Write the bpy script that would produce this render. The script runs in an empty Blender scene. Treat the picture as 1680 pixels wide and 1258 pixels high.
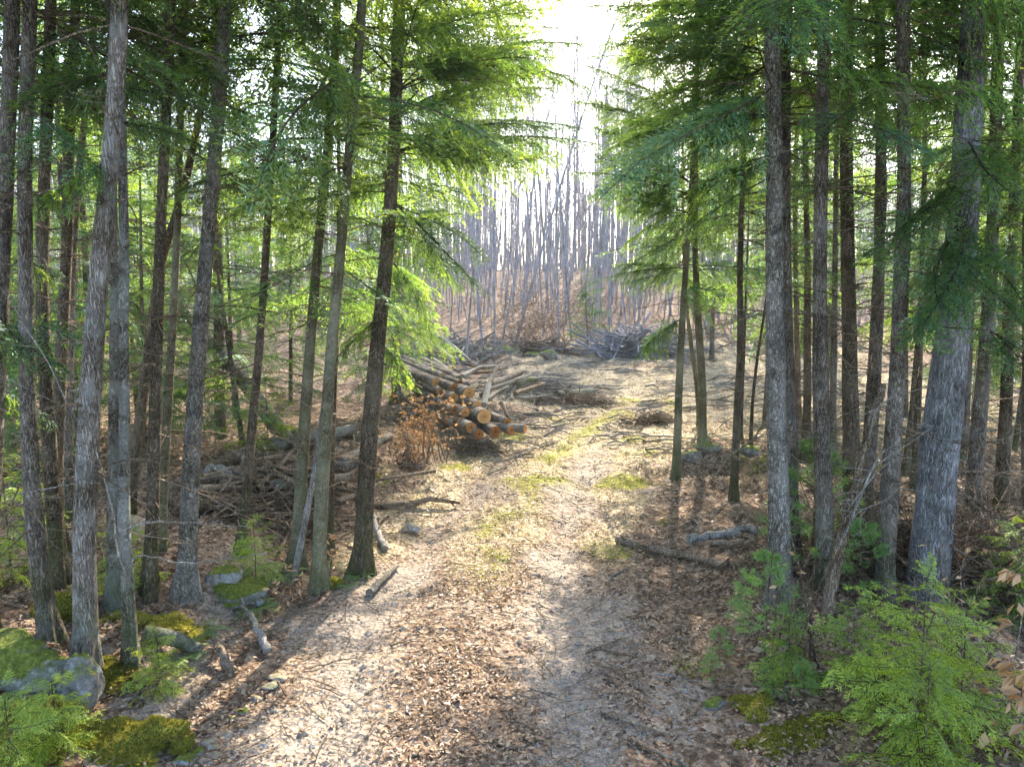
import bpy, bmesh, math, time
import numpy as np
from mathutils import Vector, Matrix, Quaternion
T0 = time.time()
rng = np.random.default_rng(11)
R = math.radians
S = bpy.context.scene
C = S.collection
# ------------------------------------------------------------------ camera geometry
CAM_H = 3.1; PITCH = R(7.48); F = 1135.0
FWD = np.array([0, math.cos(PITCH), -math.sin(PITCH)]); UP = np.array([0, math.sin(PITCH), math.cos(PITCH)]); RT = np.array([1., 0, 0])
CAM = np.array([0, 0, CAM_H])
# ------------------------------------------------------------------ noise + terrain
def _h(ix, iy, s):
    n = (ix.astype(np.int64) * 374761393 + iy.astype(np.int64) * 668265263 + s * 974634777) & 0xffffffff
    n = ((n ^ (n >> 13)) * 1274126177) & 0xffffffff
    return ((n ^ (n >> 16)) & 0xffff) / 65535.0
def vn(x, y, s=0):
    x = np.asarray(x, float); y = np.asarray(y, float)
    ix = np.floor(x); iy = np.floor(y); fx = x - ix; fy = y - iy
    fx = fx * fx * (3 - 2 * fx); fy = fy * fy * (3 - 2 * fy)
    a = _h(ix, iy, s); b = _h(ix + 1, iy, s); c = _h(ix, iy + 1, s); d = _h(ix + 1, iy + 1, s)
    return (a * (1 - fx) + b * fx) * (1 - fy) + (c * (1 - fx) + d * fx) * fy
def fbm(x, y, s=0, o=4):
    t = 0; a = 0.5
    for i in range(o):
        t = t + a * vn(x * 2**i + 13.7 * i, y * 2**i + 7.1 * i, s + i); a *= 0.5
    return t / (1 - 0.5**o)
def sst(a, b, x):
    t = np.clip((np.asarray(x, float) - a) / (b - a), 0, 1); return t * t * (3 - 2 * t)
ROAD = np.array([(-0.3, -12), (-0.4, 3), (-0.5, 6), (-0.15, 9), (0.7, 12.8), (2.2, 16.6), (3.6, 20.6), (5.2, 26)])
def road_x(y): return np.interp(y, ROAD[:, 1], ROAD[:, 0])
def road_d(x, y): return np.abs(np.asarray(x) - road_x(y))
def gz(x, y):
    x = np.asarray(x, float); y = np.asarray(y, float)
    hill = 5.9 * sst(20, 82, y) ** 1.15 * (0.85 + 0.25 * sst(-30, 40, x)) - 3.0 * sst(90, 160, y)
    hill = hill + 0.02 * np.clip(np.abs(x) - 16, 0, 60)
    rd = road_d(x, y)
    away = sst(1.9, 3.2, rd) * (1 - 0.7 * sst(12, 18, y))
    bank = away * (0.16 + 0.34 * fbm(x * .45, y * .45, 5, 3)) * np.where(x < road_x(y), 1.0, 0.75)
    cl_ = sst(8, 12, y) * (1 - sst(30, 36, y))
    bump = (fbm(x * 1.6, y * 1.6, 9, 3) - .5) * (0.08 + 0.36 * away + .16 * cl_) * (1 - .6 * sst(30, 60, y))
    fine = (fbm(x * 9, y * 9, 21, 2) - .5) * (0.035 + .05 * away + .05 * cl_)
    o = np.asarray(x) - road_x(y)
    rut = -0.07 * (np.exp(-((o - 0.85) / .28)**2) + np.exp(-((o + 0.85) / .28)**2)) * sst(-5, 2, y) * (1 - sst(20, 28, y))
    return hill + bank + bump + fine + rut
def ray(px, py): return FWD + RT * (px - 840) / F + UP * (629 - py) / F
def P(px, py):
    v = ray(px, py); t = 1.0; q = None
    for i in range(900):
        q = CAM + v * t
        if q[2] < float(gz(q[0], q[1])): break
        t *= 1.008
    lo, hi = t / 1.008, t
    for i in range(20):
        m = (lo + hi) / 2; q = CAM + v * m
        if q[2] < float(gz(q[0], q[1])): hi = m
        else: lo = m
    return CAM + v * hi
def W(px, py, Y):
    v = ray(px, py); return CAM + v * (Y / v[1])
def G(x, y, dz=0.0): return np.array([x, y, float(gz(x, y)) + dz])
# ------------------------------------------------------------------ mesh collecting
class MB:
    def __init__(s): s.v = []; s.f3 = []; s.f4 = []; s.m3 = []; s.m4 = []; s.r = []; s.n = 0
    def add(s, v, f, mat=0, rnd=None):
        v = np.asarray(v, np.float32).reshape(-1, 3); f = np.asarray(f, np.int64)
        s.v.append(v)
        s.r.append(np.broadcast_to(np.asarray(0.5 if rnd is None else rnd, np.float32), (len(v),)).copy())
        if f.shape[1] == 3: s.f3.append(f + s.n); s.m3.append(np.full(len(f), mat))
        else: s.f4.append(f + s.n); s.m4.append(np.full(len(f), mat))
        s.n += len(v)
    def tube(s, pts, rad, n=8, mat=0, cap0=True, cap1=True, wob=0.0, rnd=None, flute=None):
        pts = np.asarray(pts, float); rad = np.broadcast_to(np.asarray(rad, float), (len(pts),))
        tg = np.gradient(pts, axis=0); tg /= np.linalg.norm(tg, axis=1)[:, None] + 1e-9
        ref = np.array([0, 0, 1.]) if abs(tg[0][2]) < .8 else np.array([1., 0, 0])
        a = np.cross(tg, ref); a /= np.linalg.norm(a, axis=1)[:, None] + 1e-9; b = np.cross(tg, a)
        th = np.linspace(0, 2 * np.pi, n, endpoint=False)
        rr = rad[:, None] * np.ones(n)
        if wob: rr = rr * (1 + wob * (fbm(np.arange(len(pts))[:, None] * .35 + rad[0] * 977, (np.cos(th) * 1.5 + 4)[None, :] + np.sin(th)[None, :] * 1.5, 3, 2) - .5) * 2)
        if flute is not None: rr = rr * (1 + flute[:, None] * (np.cos(th * 5 + rad[0] * 300) + .6 * np.cos(3 * th + rad[0] * 900))[None, :])
        v = pts[:, None, :] + rr[..., None] * (np.cos(th)[None, :, None] * a[:, None, :] + np.sin(th)[None, :, None] * b[:, None, :])
        k = len(pts); i = np.arange(k - 1)[:, None] * n; j = np.arange(n)[None, :]; j2 = (j + 1) % n
        f = np.stack([i + j, i + n + j, i + n + j2, i + j2], -1).reshape(-1, 4)
        s.add(v.reshape(-1, 3), f, mat, rnd)
        for ok, row in ((cap0, 0), (cap1, k - 1)):
            if ok:
                ring = v[row]; c = pts[row][None]
                jj = np.arange(n); s.add(np.vstack([ring, c]), np.stack([jj, (jj + 1) % n, np.full(n, n)], -1), mat, rnd)
    def segs(s, p0, p1, r0, r1, mat=0, n=3, rnd=None):
        p0 = np.asarray(p0, float).reshape(-1, 3); p1 = np.asarray(p1, float).reshape(-1, 3); M = len(p0)
        if not M: return
        d = p1 - p0; d /= np.linalg.norm(d, axis=1)[:, None] + 1e-9
        ref = np.where(np.abs(d[:, 2:3]) < .8, [[0, 0, 1.]], [[1., 0, 0]])
        a = np.cross(d, ref); a /= np.linalg.norm(a, axis=1)[:, None] + 1e-9; b = np.cross(d, a)
        th = np.linspace(0, 2 * np.pi, n, endpoint=False)
        off = np.cos(th)[None, :, None] * a[:, None] + np.sin(th)[None, :, None] * b[:, None]
        r0 = np.broadcast_to(r0, (M,))[:, None, None]; r1 = np.broadcast_to(r1, (M,))[:, None, None]
        v = np.concatenate([p0[:, None] + off * r0, p1[:, None] + off * r1], 1)
        base = np.arange(M)[:, None, None] * 2 * n; j = np.arange(n); j2 = (j + 1) % n
        f = base + np.stack([j, j + n, j2 + n, j2], -1)[None]
        s.add(v.reshape(-1, 3), f.reshape(-1, 4), mat, None if rnd is None else np.repeat(rnd, 2 * n))
    def leaves(s, b, d, nrm, L, Wd, mat=0, rnd=None, mid=0.45, fold=0.0):
        b = np.asarray(b, float); M = len(b); d = d / (np.linalg.norm(d, axis=1)[:, None] + 1e-9)
        sd = np.cross(d, nrm); sd /= np.linalg.norm(sd, axis=1)[:, None] + 1e-9; up = np.cross(sd, d)
        L = np.broadcast_to(L, (M,))[:, None]; Wd = np.broadcast_to(Wd, (M,))[:, None]
        m = b + d * L * mid
        v = np.stack([b, m + sd * Wd * .5 + up * Wd * fold, b + d * L, m - sd * Wd * .5 + up * Wd * fold], 1)
        if rnd is None: rnd = rng.random(M)
        s.add(v.reshape(-1, 3), np.arange(M * 4).reshape(M, 4), mat, np.repeat(np.broadcast_to(rnd, (M,)), 4))
    def arr(s):
        return (np.vstack(s.v), np.concatenate(s.r), np.vstack(s.f4) if s.f4 else np.zeros((0, 4), int), np.concatenate(s.m4) if s.m4 else np.zeros(0, int))
    def merge(s, A, M, t, sc=1.0):
        V, r, f4, m4 = A
        s.v.append(((V * sc) @ np.asarray(M).T + t).astype(np.float32)); s.r.append(r)
        s.f4.append(f4 + s.n); s.m4.append(m4); s.n += len(V)
    def mesh(s, name, mats, smooth=True):
        me = bpy.data.meshes.new(name)
        V = np.vstack(s.v).astype(np.float32)
        f4 = np.vstack(s.f4) if s.f4 else np.zeros((0, 4), int); f3 = np.vstack(s.f3) if s.f3 else np.zeros((0, 3), int)
        m4 = np.concatenate(s.m4) if s.m4 else np.zeros(0, int); m3 = np.concatenate(s.m3) if s.m3 else np.zeros(0, int)
        nl = f4.size + f3.size; nf = len(f4) + len(f3)
        me.vertices.add(len(V)); me.vertices.foreach_set('co', V.ravel())
        me.loops.add(nl); me.loops.foreach_set('vertex_index', np.concatenate([f4.ravel(), f3.ravel()]).astype(np.int32))
        me.polygons.add(nf)
        st = np.concatenate([np.arange(len(f4)) * 4, len(f4) * 4 + np.arange(len(f3)) * 3]).astype(np.int32)
        me.polygons.foreach_set('loop_start', st)
        me.polygons.foreach_set('material_index', np.concatenate([m4, m3]).astype(np.int32))
        me.polygons.foreach_set('use_smooth', np.full(nf, smooth))
        at = me.attributes.new('rnd', 'FLOAT', 'POINT'); at.data.foreach_set('value', np.concatenate(s.r).astype(np.float32))
        for m in (mats if isinstance(mats, (list, tuple)) else [mats]): me.materials.append(m)
        me.update(calc_edges=True)
        return me
    def obj(s, name, mats, parent=None, smooth=True, loc=None):
        return link(name, s.mesh(name, mats, smooth), parent, loc)
def link(name, data, parent=None, loc=None):
    o = bpy.data.objects.new(name, data); C.objects.link(o)
    if parent is not None: o.parent = parent
    if loc is not None: o.location = loc
    return o
def tag(o, label=None, cat=None, group=None, kind=None):
    if label: o['label'] = label
    if cat: o['category'] = cat
    if group: o['group'] = group
    if kind: o['kind'] = kind
    return o
def copy_tree(o, parent=None):
    c = o.copy(); C.objects.link(c); c.parent = parent
    for ch in o.children: copy_tree(ch, c)
    return c
def nrmz(a): a = np.asarray(a, float); return a / (np.linalg.norm(a, axis=-1, keepdims=True) + 1e-9)
# ------------------------------------------------------------------ materials
def newmat(name):
    m = bpy.data.materials.new(name); m.use_nodes = True; nt = m.node_tree; nt.nodes.clear()
    out = nt.nodes.new('ShaderNodeOutputMaterial'); return m, nt, out
class N:
    def __init__(s, nt): s.nt = nt
    def n(s, t, **k):
        x = s.nt.nodes.new(t)
        for a, b in k.items():
            if a.startswith('i_'): x.inputs[a[2:].replace('_', ' ')].default_value = b
            else: setattr(x, a, b)
        return x
    def l(s, a, b): s.nt.links.new(a, b)
    def ramp(s, fac, stops, interp='LINEAR'):
        r = s.nt.nodes.new('ShaderNodeValToRGB'); r.color_ramp.interpolation = interp; e = r.color_ramp.elements
        while len(e) > 1: e.remove(e[-1])
        e[0].position = stops[0][0]; e[0].color = (*stops[0][1], 1)
        for p, c in stops[1:]:
            q = e.new(p); q.color = (*c, 1)
        if fac is not None: s.l(fac, r.inputs[0])
        return r.outputs[0]
    def noise(s, vec, scale, detail=4, rough=.6, dim='3D'):
        x = s.nt.nodes.new('ShaderNodeTexNoise'); x.inputs['Scale'].default_value = scale; x.inputs['Detail'].default_value = detail; x.inputs['Roughness'].default_value = rough
        if vec is not None: s.l(vec, x.inputs['Vector'])
        return x.outputs['Fac']
    def mix(s, fac, a, b, mode='MIX'):
        x = s.nt.nodes.new('ShaderNodeMix'); x.data_type = 'RGBA'; x.blend_type = mode
        for val, idx in ((fac, 0), (a, 6), (b, 7)):
            if isinstance(val, (float, int)): x.inputs[idx].default_value = val
            elif isinstance(val, tuple): x.inputs[idx].default_value = (*val, 1)
            else: s.l(val, x.inputs[idx])
        return x.outputs[2]
    def math(s, op, a, b=None, clamp=False):
        x = s.nt.nodes.new('ShaderNodeMath'); x.operation = op; x.use_clamp = clamp
        for val, idx in ((a, 0), (b, 1)):
            if val is None: continue
            if isinstance(val, (float, int)): x.inputs[idx].default_value = val
            else: s.l(val, x.inputs[idx])
        return x.outputs[0]
    def mapr(s, v, a, b, c=0., d=1.):
        x = s.nt.nodes.new('ShaderNodeMapRange'); s.l(v, x.inputs[0])
        for i, q in enumerate((a, b, c, d)): x.inputs[i + 1].default_value = q
        return x.outputs[0]
    def coords(s, scale=(1, 1, 1), kind='Object'):
        t = s.nt.nodes.new('ShaderNodeTexCoord'); m = s.nt.nodes.new('ShaderNodeMapping'); m.inputs['Scale'].default_value = scale
        s.l(t.outputs[kind], m.inputs['Vector']); return m.outputs[0]
    def attr(s, name):
        a = s.nt.nodes.new('ShaderNodeAttribute'); a.attribute_name = name; return a.outputs['Fac']
    def bsdf(s, out, col, rough=.85, bump=None, bs=.5, bd=.02, spec=.25):
        b = s.nt.nodes.new('ShaderNodeBsdfPrincipled'); b.inputs['Specular IOR Level'].default_value = spec
        if isinstance(col, tuple): b.inputs['Base Color'].default_value = (*col, 1)
        else: s.l(col, b.inputs['Base Color'])
        if isinstance(rough, float): b.inputs['Roughness'].default_value = rough
        else: s.l(rough, b.inputs['Roughness'])
        if bump is not None:
            u = s.nt.nodes.new('ShaderNodeBump'); u.inputs['Strength'].default_value = bs; u.inputs['Distance'].default_value = bd
            s.l(bump, u.inputs['Height']); s.l(u.outputs[0], b.inputs['Normal'])
        s.l(b.outputs[0], out.inputs['Surface']); return b

def bark(name, dark, mid, light, patch=None, patch_amt=.5, moss=0.0, vs=3.0, bd=.035):
    m, nt, out = newmat(name); n = N(nt)
    oi = nt.nodes.new('ShaderNodeObjectInfo'); add = nt.nodes.new('ShaderNodeVectorMath'); add.operation = 'ADD'
    t = nt.nodes.new('ShaderNodeTexCoord'); n.l(t.outputs['Object'], add.inputs[0])
    sc = nt.nodes.new('ShaderNodeVectorMath'); sc.operation = 'SCALE'; sc.inputs[0].default_value = (31, 17, 9); n.l(oi.outputs['Random'], sc.inputs['Scale']); n.l(sc.outputs[0], add.inputs[1])
    mp = nt.nodes.new('ShaderNodeMapping'); mp.inputs['Scale'].default_value = (14, 14, vs); n.l(add.outputs[0], mp.inputs[0])
    f = n.noise(mp.outputs[0], 2.2, 6, .7)
    vo = nt.nodes.new('ShaderNodeTexVoronoi'); vo.feature = 'DISTANCE_TO_EDGE'; vo.inputs['Scale'].default_value = 3.0
    wp = nt.nodes.new('ShaderNodeVectorMath'); wp.operation = 'ADD'; n.l(mp.outputs[0], wp.inputs[0])
    nn = nt.nodes.new('ShaderNodeTexNoise'); nn.inputs['Scale'].default_value = 4; n.l(mp.outputs[0], nn.inputs['Vector']); n.l(nn.outputs['Color'], wp.inputs[1]); n.l(wp.outputs[0], vo.inputs['Vector'])
    cr = n.mapr(vo.outputs['Distance'], 0.0, 0.22)
    h = n.math('ADD', n.math('MULTIPLY', cr, .42), n.math('MULTIPLY', f, .62))
    col = n.ramp(h, [(.3, dark), (.55, mid), (.85, light)])
    if patch:
        big = n.noise(add.outputs[0], 5.0, 5, .65)
        pm = n.mapr(big, .62 - .25 * patch_amt, .70 - .22 * patch_amt)
        col = n.mix(n.math('MULTIPLY', pm, .85), col, n.mix(.35, patch, col))
    mac = n.noise(add.outputs[0], 1.6, 5, .65); col = n.mix(n.mapr(mac, .40, .62, .0, .75), col, n.mix(1.0, col, (.45, .42, .33), 'MULTIPLY')); col = n.mix(n.mapr(mac, .55, .35, .0, .35), col, light)
    spk = n.noise(add.outputs[0], 60, 2, .6); col = n.mix(n.mapr(spk, .62, .7, 0, .55), col, (.36, .37, .34))
    if moss:
        sep = nt.nodes.new('ShaderNodeSeparateXYZ'); n.l(t.outputs['Object'], sep.inputs[0])
        k = n.math('MULTIPLY', n.mapr(sep.outputs[2], .9, .0), n.mapr(n.noise(add.outputs[0], 7, 4), .35, .6)); k = n.math('MULTIPLY', k, moss, True)
        col = n.mix(k, col, (.09, .12, .02))
    n.bsdf(out, col, .9, n.math('ADD', h, n.math('MULTIPLY', spk, .15)), .9, bd, .15); return m
M_HEM = bark('bark_hemlock', (.05, .04, .03), (.19, .15, .115), (.37, .31, .25), (.27, .26, .24), .35, .6)
M_DARK = bark('bark_dark_brown', (.04, .03, .02), (.15, .112, .075), (.28, .215, .15), (.12, .12, .06), .4, .5)
M_GREY = bark('bark_grey', (.07, .055, .042), (.21, .17, .135), (.42, .355, .295), (.36, .36, .34), .5, .4, 2.2)
M_BIG = bark('bark_old_hemlock', (.055, .052, .052), (.20, .19, .19), (.40, .385, .385), (.33, .36, .35), .45, .2, 2.2, .05)
M_PALE = bark('bark_pale_patchy', (.08, .065, .05), (.26, .23, .19), (.50, .45, .39), (.055, .05, .045), .45, .2, 5)
M_OLIVE = bark('bark_olive_smooth', (.07, .06, .035), (.19, .165, .10), (.30, .27, .18), (.14, .14, .08), .5, .4, 6, .01)
M_LICH = bark('bark_lichen', (.05, .04, .03), (.18, .15, .11), (.36, .345, .30), (.44, .45, .41), .75, .7, 6)
M_TAN = bark('bark_tan', (.12, .08, .05), (.33, .23, .15), (.50, .37, .26), None, 0, 0)
M_BARE = bark('bark_bare_grey', (.19, .18, .19), (.41, .39, .42), (.62, .60, .64), (.5, .5, .5), .5, 0, 3)
M_DEAD = bark('wood_dead_pale', (.14, .12, .10), (.37, .33, .28), (.6, .55, .49), (.30, .33, .28), .4, 0, 3)
M_DEADW = bark('wood_dead_brown', (.07, .045, .03), (.27, .19, .125), (.52, .40, .28), None, 0, 0, 3)
M_LOGB = bark('bark_log', (.07, .05, .035), (.25, .20, .155), (.50, .43, .36), (.42, .40, .36), .5, 0, 5)

def foliage_mat(name, c0, c1, c2, tr, tmix=.45, gl=.06):
    m, nt, out = newmat(name); n = N(nt)
    r = n.attr('rnd'); t = nt.nodes.new('ShaderNodeTexCoord')
    oi = nt.nodes.new('ShaderNodeObjectInfo')
    big = n.noise(t.outputs['Object'], .9, 2); k = n.math('ADD', n.math('MULTIPLY', r, .55), n.math('MULTIPLY', big, .5))
    k = n.math('ADD', k, n.math('MULTIPLY', n.math('SUBTRACT', oi.outputs['Random'], .5), .25))
    col = n.ramp(k, [(.15, c0), (.5, c1), (.92, c2)])
    d = n.n('ShaderNodeBsdfDiffuse'); n.l(col, d.inputs[0])
    tl = n.n('ShaderNodeBsdfTranslucent'); n.l(n.mix(1.0, col, tr, 'MULTIPLY'), tl.inputs[0])
    mx = n.n('ShaderNodeMixShader'); mx.inputs[0].default_value = tmix; n.l(d.outputs[0], mx.inputs[1]); n.l(tl.outputs[0], mx.inputs[2])
    g = n.n('ShaderNodeBsdfGlossy'); g.inputs['Roughness'].default_value = .45; g.inputs['Color'].default_value = (.8, .9, 1, 1)
    m2 = n.n('ShaderNodeMixShader'); m2.inputs[0].default_value = gl; n.l(mx.outputs[0], m2.inputs[1]); n.l(g.outputs[0], m2.inputs[2])
    n.l(m2.outputs[0], out.inputs['Surface']); return m
M_NEED = foliage_mat('hemlock_needles', (.032, .105, .045), (.068, .17, .055), (.15, .27, .065), (4.6, 2.9, 1.1), .5, .06)
M_YOUNG = foliage_mat('young_hemlock_needles', (.10, .18, .02), (.24, .34, .03), (.42, .50, .05), (2.0, 1.8, 1.0), .45, .04)
M_PINE = foliage_mat('pine_needles', (.07, .15, .04), (.13, .25, .06), (.26, .36, .09), (2., 1.8, 1.0), .35, .05)
M_BEECH = foliage_mat('dry_beech_leaves', (.26, .13, .05), (.46, .27, .13), (.66, .46, .26), (1.25, 1.1, .8), .4, .03)
M_LITTER = foliage_mat('leaf_litter', (.08, .045, .025), (.30, .19, .105), (.50, .37, .235), (1., .9, .8), .15, .04)
M_FERN = foliage_mat('fern_green', (.07, .13, .04), (.12, .2, .055), (.22, .31, .09), (1.8, 1.6, 1.), .4, .03)
M_STRAW = foliage_mat('dry_grass', (.17, .15, .05), (.37, .30, .12), (.60, .50, .27), (1.3, 1.2, .7), .35, .03)
M_MOSSB = foliage_mat('moss_blades', (.10, .10, .02), (.25, .235, .04), (.46, .41, .10), (1.4, 1.3, .8), .35, .0)

def ground_mat(name):
    m, nt, out = newmat(name); n = N(nt); co = n.coords()
    gr = n.attr('gravel'); mo = n.attr('moss'); st = n.attr('straw')
    def vor(scale, r=1.0):
        v = nt.nodes.new('ShaderNodeTexVoronoi'); v.inputs['Scale'].default_value = scale; v.inputs['Randomness'].default_value = r
        w = nt.nodes.new('ShaderNodeVectorMath'); w.operation = 'ADD'; n.l(co, w.inputs[0])
        nz = nt.nodes.new('ShaderNodeTexNoise'); nz.inputs['Scale'].default_value = scale * .6; n.l(co, nz.inputs['Vector'])
        sc = nt.nodes.new('ShaderNodeVectorMath'); sc.operation = 'SCALE'; sc.inputs['Scale'].default_value = 1.2 / scale; n.l(nz.outputs['Color'], sc.inputs[0]); n.l(sc.outputs[0], w.inputs[1])
        n.l(w.outputs[0], v.inputs['Vector'])
        sp = nt.nodes.new('ShaderNodeSeparateColor'); n.l(v.outputs['Color'], sp.inputs[0]); return sp.outputs[0], sp.outputs[1], v.outputs['Distance']
    a, a2, ad = vor(18); b, b2, bd_ = vor(42); g, g2, gd = vor(34); h, h2, hd = vor(90)
    n1 = n.noise(co, 1.3, 5, .65); n2 = n.noise(co, 7, 5, .7)
    leaf = n.ramp(n.math('ADD', n.math('MULTIPLY', a, .6), n.math('MULTIPLY', b, .4)), [(.1, (.045, .026, .016)), (.4, (.16, .10, .06)), (.68, (.30, .205, .135)), (.93, (.50, .38, .27))])
    leaf = n.mix(n.mapr(n1, .35, .65), leaf, n.mix(.5, leaf, (.10, .06, .04)))
    grav = n.ramp(n.math('ADD', n.math('MULTIPLY', g, .4), n.math('MULTIPLY', h, .6)), [(.1, (.13, .105, .09)), (.45, (.26, .205, .155)), (.9, (.46, .375, .295))])
    grav = n.mix(n.mapr(n2, .4, .6, 0, .6), grav, (.32, .255, .195))
    straw = n.ramp(n.math('ADD', n.math('MULTIPLY', b, .5), n.math('MULTIPLY', n2, .5)), [(.2, (.09, .06, .035)), (.5, (.33, .25, .14)), (.8, (.60, .50, .36))])
    moss = n.ramp(n.math('ADD', n.math('MULTIPLY', h, .5), n.math('MULTIPLY', n2, .5)), [(.2, (.05, .055, .008)), (.5, (.19, .19, .025)), (.8, (.40, .37, .07))])
    k = lambda at, lo, hi, amt=.55: n.mapr(n.math('ADD', at, n.math('MULTIPLY', n.math('SUBTRACT', n.math('MULTIPLY', n.math('ADD', n2, b2), .5), .5), amt)), lo, hi)
    col = n.mix(k(st, .35, .6), leaf, straw)
    col = n.mix(k(gr, .38, .58, .9), col, grav)
    col = n.mix(k(mo, .42, .6, .9), col, moss)
    hh = n.math('ADD', n.math('ADD', n.math('MULTIPLY', ad, 1.2), n.math('MULTIPLY', b, .5)), n.math('ADD', n.math('MULTIPLY', n2, 1.0), n.math('MULTIPLY', h, .3)))
    n.bsdf(out, col, .92, hh, .9, .022, .12); return m
M_GROUND = ground_mat('forest_floor')

def rock_mat(name, a, b, c, moss=.0):
    m, nt, out = newmat(name); n = N(nt); co = n.coords()
    f = n.noise(co, 5, 8, .72); g = n.noise(co, 34, 4, .7)
    col = n.ramp(n.math('ADD', n.math('MULTIPLY', f, .6), n.math('MULTIPLY', g, .4)), [(.3, a), (.5, b), (.7, c)])
    col = n.mix(n.mapr(n.noise(co, 11, 5), .55, .62, 0, .6), col, (.45, .47, .46))
    if moss:
        ge = nt.nodes.new('ShaderNodeNewGeometry'); sp = nt.nodes.new('ShaderNodeSeparateXYZ'); n.l(ge.outputs['Normal'], sp.inputs[0])
        k = n.mapr(n.math('ADD', sp.outputs[2], n.math('MULTIPLY', n.noise(co, 9, 7, .75), 1.0)), 1.4 - moss, 1.75 - moss)
        col = n.mix(k, col, n.ramp(g, [(.3, (.05, .065, .01)), (.55, (.15, .17, .025)), (.75, (.30, .30, .06))]))
    n.bsdf(out, col, .88, n.math('ADD', f, n.math('MULTIPLY', g, .5)), 1.0, .06, .2); return m
M_ROCK = rock_mat('granite', (.045, .042, .035), (.23, .205, .175), (.48, .44, .385), .45)
M_ROCKM = rock_mat('mossy_granite', (.06, .07, .06), (.16, .17, .14), (.34, .35, .31), .75)
M_ROCKT = rock_mat('tan_granite', (.18, .14, .10), (.36, .29, .22), (.55, .47, .38), .1)
M_ROCKMM = rock_mat('moss_cover', (.06, .07, .03), (.13, .14, .05), (.3, .3, .12), 1.7)

def cut_mat(name, a, b, c):
    m, nt, out = newmat(name); n = N(nt)
    t = nt.nodes.new('ShaderNodeTexCoord'); mp = nt.nodes.new('ShaderNodeMapping'); n.l(t.outputs['Object'], mp.inputs[0])
    w = nt.nodes.new('ShaderNodeTexWave'); w.wave_type = 'RINGS'; w.rings_direction = 'Z'; w.inputs['Scale'].default_value = 26; w.inputs['Distortion'].default_value = 1.5; n.l(mp.outputs[0], w.inputs[0])
    f = n.noise(t.outputs['Object'], 16, 5, .7); ln = nt.nodes.new('ShaderNodeVectorMath'); ln.operation = 'LENGTH'; n.l(t.outputs['Object'], ln.inputs[0])
    k = n.math('ADD', n.math('MULTIPLY', w.outputs['Fac'], .3), n.math('MULTIPLY', f, .7))
    oi = nt.nodes.new('ShaderNodeObjectInfo'); rad = ln.outputs['Value']; k = n.math('ADD', k, n.math('MULTIPLY', n.math('SUBTRACT', oi.outputs['Random'], .5), .45)); k = n.math('ADD', k, n.mapr(rad, .0, .035, -.45, .0)); k = n.math('ADD', k, n.mapr(rad, .08, .13, .0, .25)); col = n.ramp(k, [(.15, a), (.5, b), (.9, c)])
    n.bsdf(out, col, .85, k, .4, .01, .15); return m
M_CUT = cut_mat('sawn_wood', (.10, .04, .015), (.40, .165, .055), (.66, .38, .17))

print('mats', time.time() - T0)
# ------------------------------------------------------------------ world, sun, camera
SUN_EL, SUN_AZ = R(36), R(14)          # azimuth measured from +Y towards +X
w = bpy.data.worlds.new('World'); S.world = w; w.use_nodes = True; nt = w.node_tree
bg = nt.nodes['Background']; sky = nt.nodes.new('ShaderNodeTexSky'); sky.sky_type = 'NISHITA'; sky.sun_disc = False
sky.sun_elevation = SUN_EL; sky.sun_rotation = SUN_AZ; sky.air_density = 1.0; sky.dust_density = 2.0; sky.ozone_density = 1.5
nt.links.new(sky.outputs[0], bg.inputs[0]); bg.inputs[1].default_value = 0.15
sd = Vector((math.sin(SUN_AZ) * math.cos(SUN_EL), math.cos(SUN_AZ) * math.cos(SUN_EL), math.sin(SUN_EL)))
L = bpy.data.lights.new('sun', 'SUN'); L.energy = 3.1; L.angle = R(.5); L.color = (1, .91, .76)
lo = link('sun', L); lo.rotation_euler = (-sd).to_track_quat('-Z', 'Y').to_euler(); lo.location = (10, 20, 40)
cd = bpy.data.cameras.new('camera'); cam = link('camera', cd); cam.location = CAM; cam.rotation_euler = (math.pi / 2 - PITCH, 0, 0)
cd.sensor_width = 36; cd.lens = 36 * F / 1680; cd.clip_end = 2000; S.camera = cam
S.view_settings.view_transform = 'Standard'; S.view_settings.look = 'None'; S.view_settings.exposure = 2.6; S.view_settings.gamma = 1
cy = S.cycles; cy.max_bounces = 7; cy.diffuse_bounces = 4; cy.glossy_bounces = 1; cy.transmission_bounces = 4; cy.volume_bounces = 0; cy.caustics_reflective = False; cy.caustics_refractive = False
cy.sample_clamp_indirect = 3; cy.sample_clamp_direct = 12; cy.use_adaptive_sampling = True; cy.adaptive_threshold = .02
S.render.engine = 'CYCLES'
try:
    cy.use_denoising = True; cy.denoiser = 'OPENIMAGEDENOISE'; cy.denoising_input_passes = 'RGB_ALBEDO_NORMAL'; cy.denoising_prefilter = 'ACCURATE'
except Exception as e: print(e)

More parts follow.
